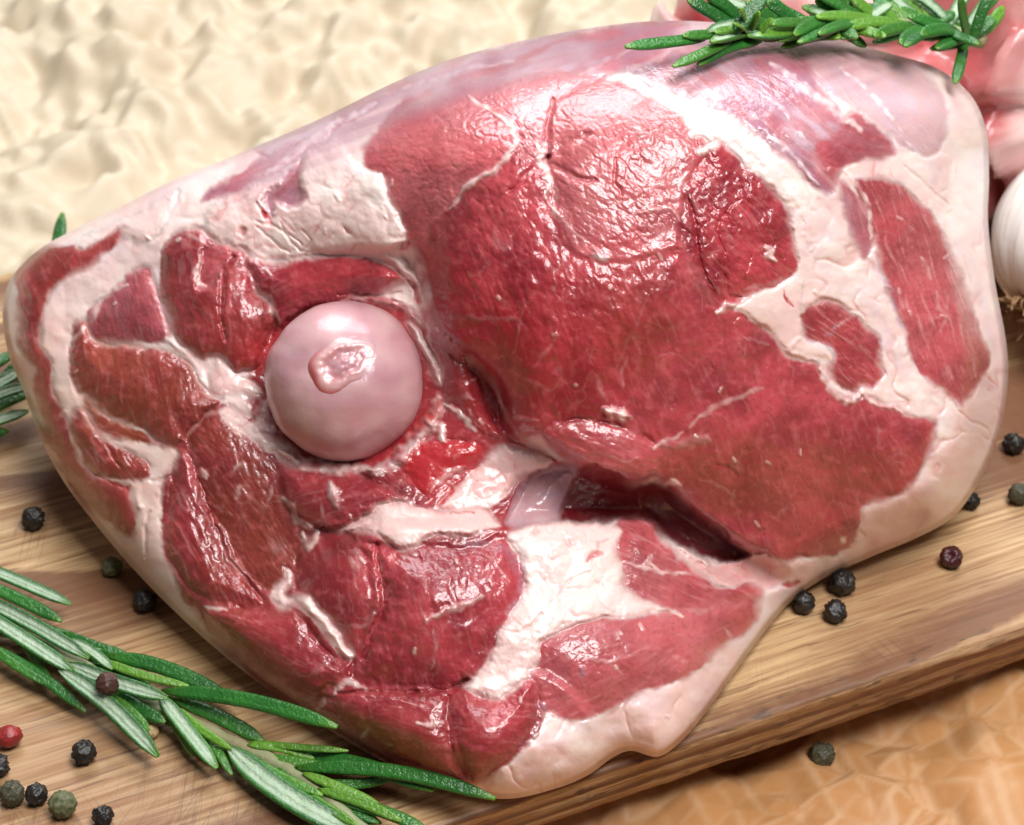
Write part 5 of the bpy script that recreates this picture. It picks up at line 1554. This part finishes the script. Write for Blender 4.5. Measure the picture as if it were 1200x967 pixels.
PEP = [(39, 607, 26, 'black', 0, 'lone black peppercorn left of the meat, above the rosemary'),
       (131, 664, 23, 'green', 0, 'greenish peppercorn tucked under the left edge of the meat'),
       (170, 704, 26, 'black', 0, 'black peppercorn in the dark shadow under the meat'),
       (126, 801, 26, 'brown', 7.5, 'brown wrinkled peppercorn sitting on the rosemary leaves'),
       (98, 882, 27, 'black', 0, 'black peppercorn below the rosemary, nearest to its leaves'),
       (10, 863, 29, 'red', 0, 'glossy red peppercorn at the left edge of the photo'),
       (-3, 897, 27, 'black', 0, 'black peppercorn cut off by the left edge, below the red one'),
       (14, 930, 30, 'olive', 0, 'dark olive peppercorn in the lower left corner'),
       (43, 931, 25, 'black', 0, 'small black peppercorn between the olive and the green ones'),
       (73, 943, 32, 'green', 0, 'large dull green peppercorn in the bottom left cluster'),
       (120, 956, 24, 'black', 0, 'black peppercorn right of the green one at the bottom edge'),
       (176, 857, 20, 'white', 0, 'pale cream peppercorn peeking out under a rosemary leaf'),
       (987, 682, 30, 'black', 0, 'topmost of three black peppercorns against the right of the meat'),
       (942, 706, 25, 'black', 0, 'leftmost of three black peppercorns, touching the white fat'),
       (979, 716, 26, 'black', 0, 'lowest of three black peppercorns, on bare wood'),
       (1115, 653, 26, 'maroon', 0, 'dark red pitted peppercorn alone on the right of the board'),
       (963, 885, 30, 'olive', -13.5, 'olive green peppercorn on the paper beside the board edge'),
       (1194, 579, 25, 'olive', 0, 'olive peppercorn at the right edge of the photo'),
       (1188, 520, 24, 'black', 0, 'blurred black peppercorn between the garlic and the meat'),
       (1138, 587, 20, 'black', 0, 'black peppercorn barely showing behind the right fat edge')]
for i, (x, y, dpx, c, z0, lab) in enumerate(PEP):
    z0 = z0 / 1000.0
    if z0 < 0:                      # this one lies on the crumpled paper
        for _ in range(4):
            P = on_z(x, y, z0)
            z0 = float(DIM_PAPER[2][np.argmin(abs(DIM_PAPER[1] - P[1])), np.argmin(abs(DIM_PAPER[0] - P[0]))])
    P = on_z(x, y, z0 + 0.002)
    t = np.dot(P - CAM, FW)
    r = dpx / 2 * KX * t
    P = on_z(x, y, z0 + r * 0.92)
    wr = {'black': 0.16, 'brown': 0.14, 'green': 0.10, 'olive': 0.12, 'red': 0.05, 'maroon': 0.10, 'white': 0.02}[c]
    o = obj('peppercorn', pepper_mesh(r, wr, i + 1, c == 'maroon'), PM[c], loc=tuple(P))
    rs = np.random.RandomState(i)
    o.rotation_euler = (rs.uniform(-0.3, 0.3), rs.uniform(-0.3, 0.3), rs.uniform(0, 6)) if c != 'maroon' else (0, 0, 0)
    if c == 'red':
        o.scale = (1.12, 0.95, 0.92)
        o.rotation_euler = (0, 0, 0.3)
    tag(o, lab, 'peppercorn', 'peppercorns scattered on and around the board')

# ================================================================== GARLIC
def build_garlic():
    c = on_z(1284.0, 306.0, 0.0225)
    g = empty('garlic_bulb', (c[0], c[1], 0.0), 'white garlic bulb with brown root end, right of the meat', 'garlic')
    nu, nv = 160, 70
    th = np.linspace(0.02, math.pi - 0.02, nv)
    ph = np.arange(nu) / nu * 2 * np.pi
    T_, P_ = np.meshgrid(th, ph, indexing='ij')
    cl = 0.5 + 0.5 * np.cos(P_ * 7 + 0.6 * np.sin(P_ * 2))
    r = 0.0245 * (1 + 0.05 * cl * np.sin(T_)) * (1 + 0.012 * perlin(P_ * 6, T_ * 2, 3))
    r = r * (1 - 0.10 * np.exp(-((T_ - math.pi) / 0.5) ** 2))
    zz = np.cos(T_) * r * 0.92 + 0.018 * np.exp(-(T_ / 0.32) ** 2)
    rad = np.sin(T_) * r * (1 - 0.35 * np.exp(-(T_ / 0.5) ** 2))
    V = np.stack([rad * np.cos(P_), rad * np.sin(P_), zz], -1).reshape(-1, 3)
    idx = np.arange(nu * nv).reshape(nv, nu)
    nx_ = np.roll(idx, -1, 1)
    q = np.stack([idx[:-1], idx[1:], nx_[1:], nx_[:-1]], -1).reshape(-1, 4)
    A = np.zeros((nv, nu, 4))
    A[..., 0] = sstep(0.1, 0.6, perlin(P_ * 22, T_ * 0.8, 7)) * 0.9
    A[..., 1] = sstep(math.pi - 0.55, math.pi - 0.2, T_) * 0.7
    gm = mat_garlic()
    b = obj('bulb', make_mesh('bulb', V, q, attrs={'wear': A.reshape(-1, 4)}), gm)
    # root tuft at the lower end
    rs = np.random.RandomState(3)
    VV, QQ, TT = [], [], []
    off = 0
    for i in range(60):
        a, d = rs.uniform(0, 6.28), rs.uniform(0, 1) ** 0.5 * 0.0075
        p0 = np.array([d * math.cos(a), d * math.sin(a), -0.0205])
        dirv = np.array([math.cos(a) * 0.9 * d / 0.0075, math.sin(a) * 0.9 * d / 0.0075, -1.0]) * rs.uniform(0.0012, 0.0028)
        mid = p0 + dirv * 0.6 + rs.normal(size=3) * 0.0006
        C = spline([p0, mid, p0 + dirv + rs.normal(size=3) * 0.0015], False, 3)
        v, q_, t_ = tube(C, np.full(len(C), 0.00035), np.full(len(C), 0.00035), (0.3, 1, 0.2), 5)
        VV.append(v)
        QQ.append(q_ + off)
        TT.append(t_ + off)
        off += len(v)
    rt = obj('roots', make_mesh('roots', np.concatenate(VV), np.concatenate(QQ), np.concatenate(TT)), mat_flat('garlic_root', (0.34, 0.19, 0.085), 0.8))
    rt['kind'] = 'stuff'
    for o in (b, rt):
        o.parent = g
        o.location = (0, 0, 0.0245)
        # root end turned down towards the left front, resting on its side
        o.rotation_euler = Vector((0.72, 0.50, 0.50)).to_track_quat('Z', 'Y').to_euler()


build_garlic()

# ================================================================== second piece of raw meat behind
def build_back_meat():
    pts = [on_z(770, 40, 0.030), on_z(900, 45, 0.034), on_z(1040, 55, 0.038), on_z(1180, 85, 0.042), on_z(1300, 120, 0.044)]
    C = spline(np.array(pts), False, 32)
    n = len(C)
    s = np.linspace(0, 1, n)
    rw = np.interp(s, [0, 0.1, 0.5, 0.85, 1], [0.004, 0.018, 0.026, 0.034, 0.010])
    V, q, t = tube(C, rw, rw, (0, 0, 1), 96)
    d = V - np.concatenate([np.repeat(C, 96, 0), C[:1], C[-1:]])
    ln = np.linalg.norm(d, axis=1, keepdims=True) + 1e-9
    f1, f2, li = worley(V[:, 0] * 34 + V[:, 2] * 12, V[:, 1] * 26 + V[:, 2] * 30, 5)
    fold = sstep(0, 0.35, f2 - f1)
    V = V + d / ln * (0.010 * (fold - 0.7) + 0.003 * fbm(V[:, 0] * 60, V[:, 2] * 60, 8, 2) + 0.0012 * fbm(V[:, 0] * 190, V[:, 2] * 190, 18, 2))[:, None]
    V[:, 2] = np.maximum(V[:, 2], 0.0006)
    A1 = np.zeros((len(V), 4))
    A1[:, 0] = np.clip(0.42 + 0.8 * fbm(V[:, 0] * 45, V[:, 2] * 60, 3, 3), 0.05, 0.95)
    A1[:, 2] = (1 - fold) * 0.35
    A2 = np.tile([[0.1, 0.6, 0.7, 0.05]], (len(V), 1))
    A3 = np.full((len(V), 4), 0.3)
    o = obj('raw_meat_piece', make_mesh('raw_meat_piece', V, q, t, attrs={'tissue': A1, 'relief': A2, 'vary': A3}), MEAT)
    tag(o, 'blurred pink piece of raw meat behind the leg, top right corner', 'meat')


build_back_meat()
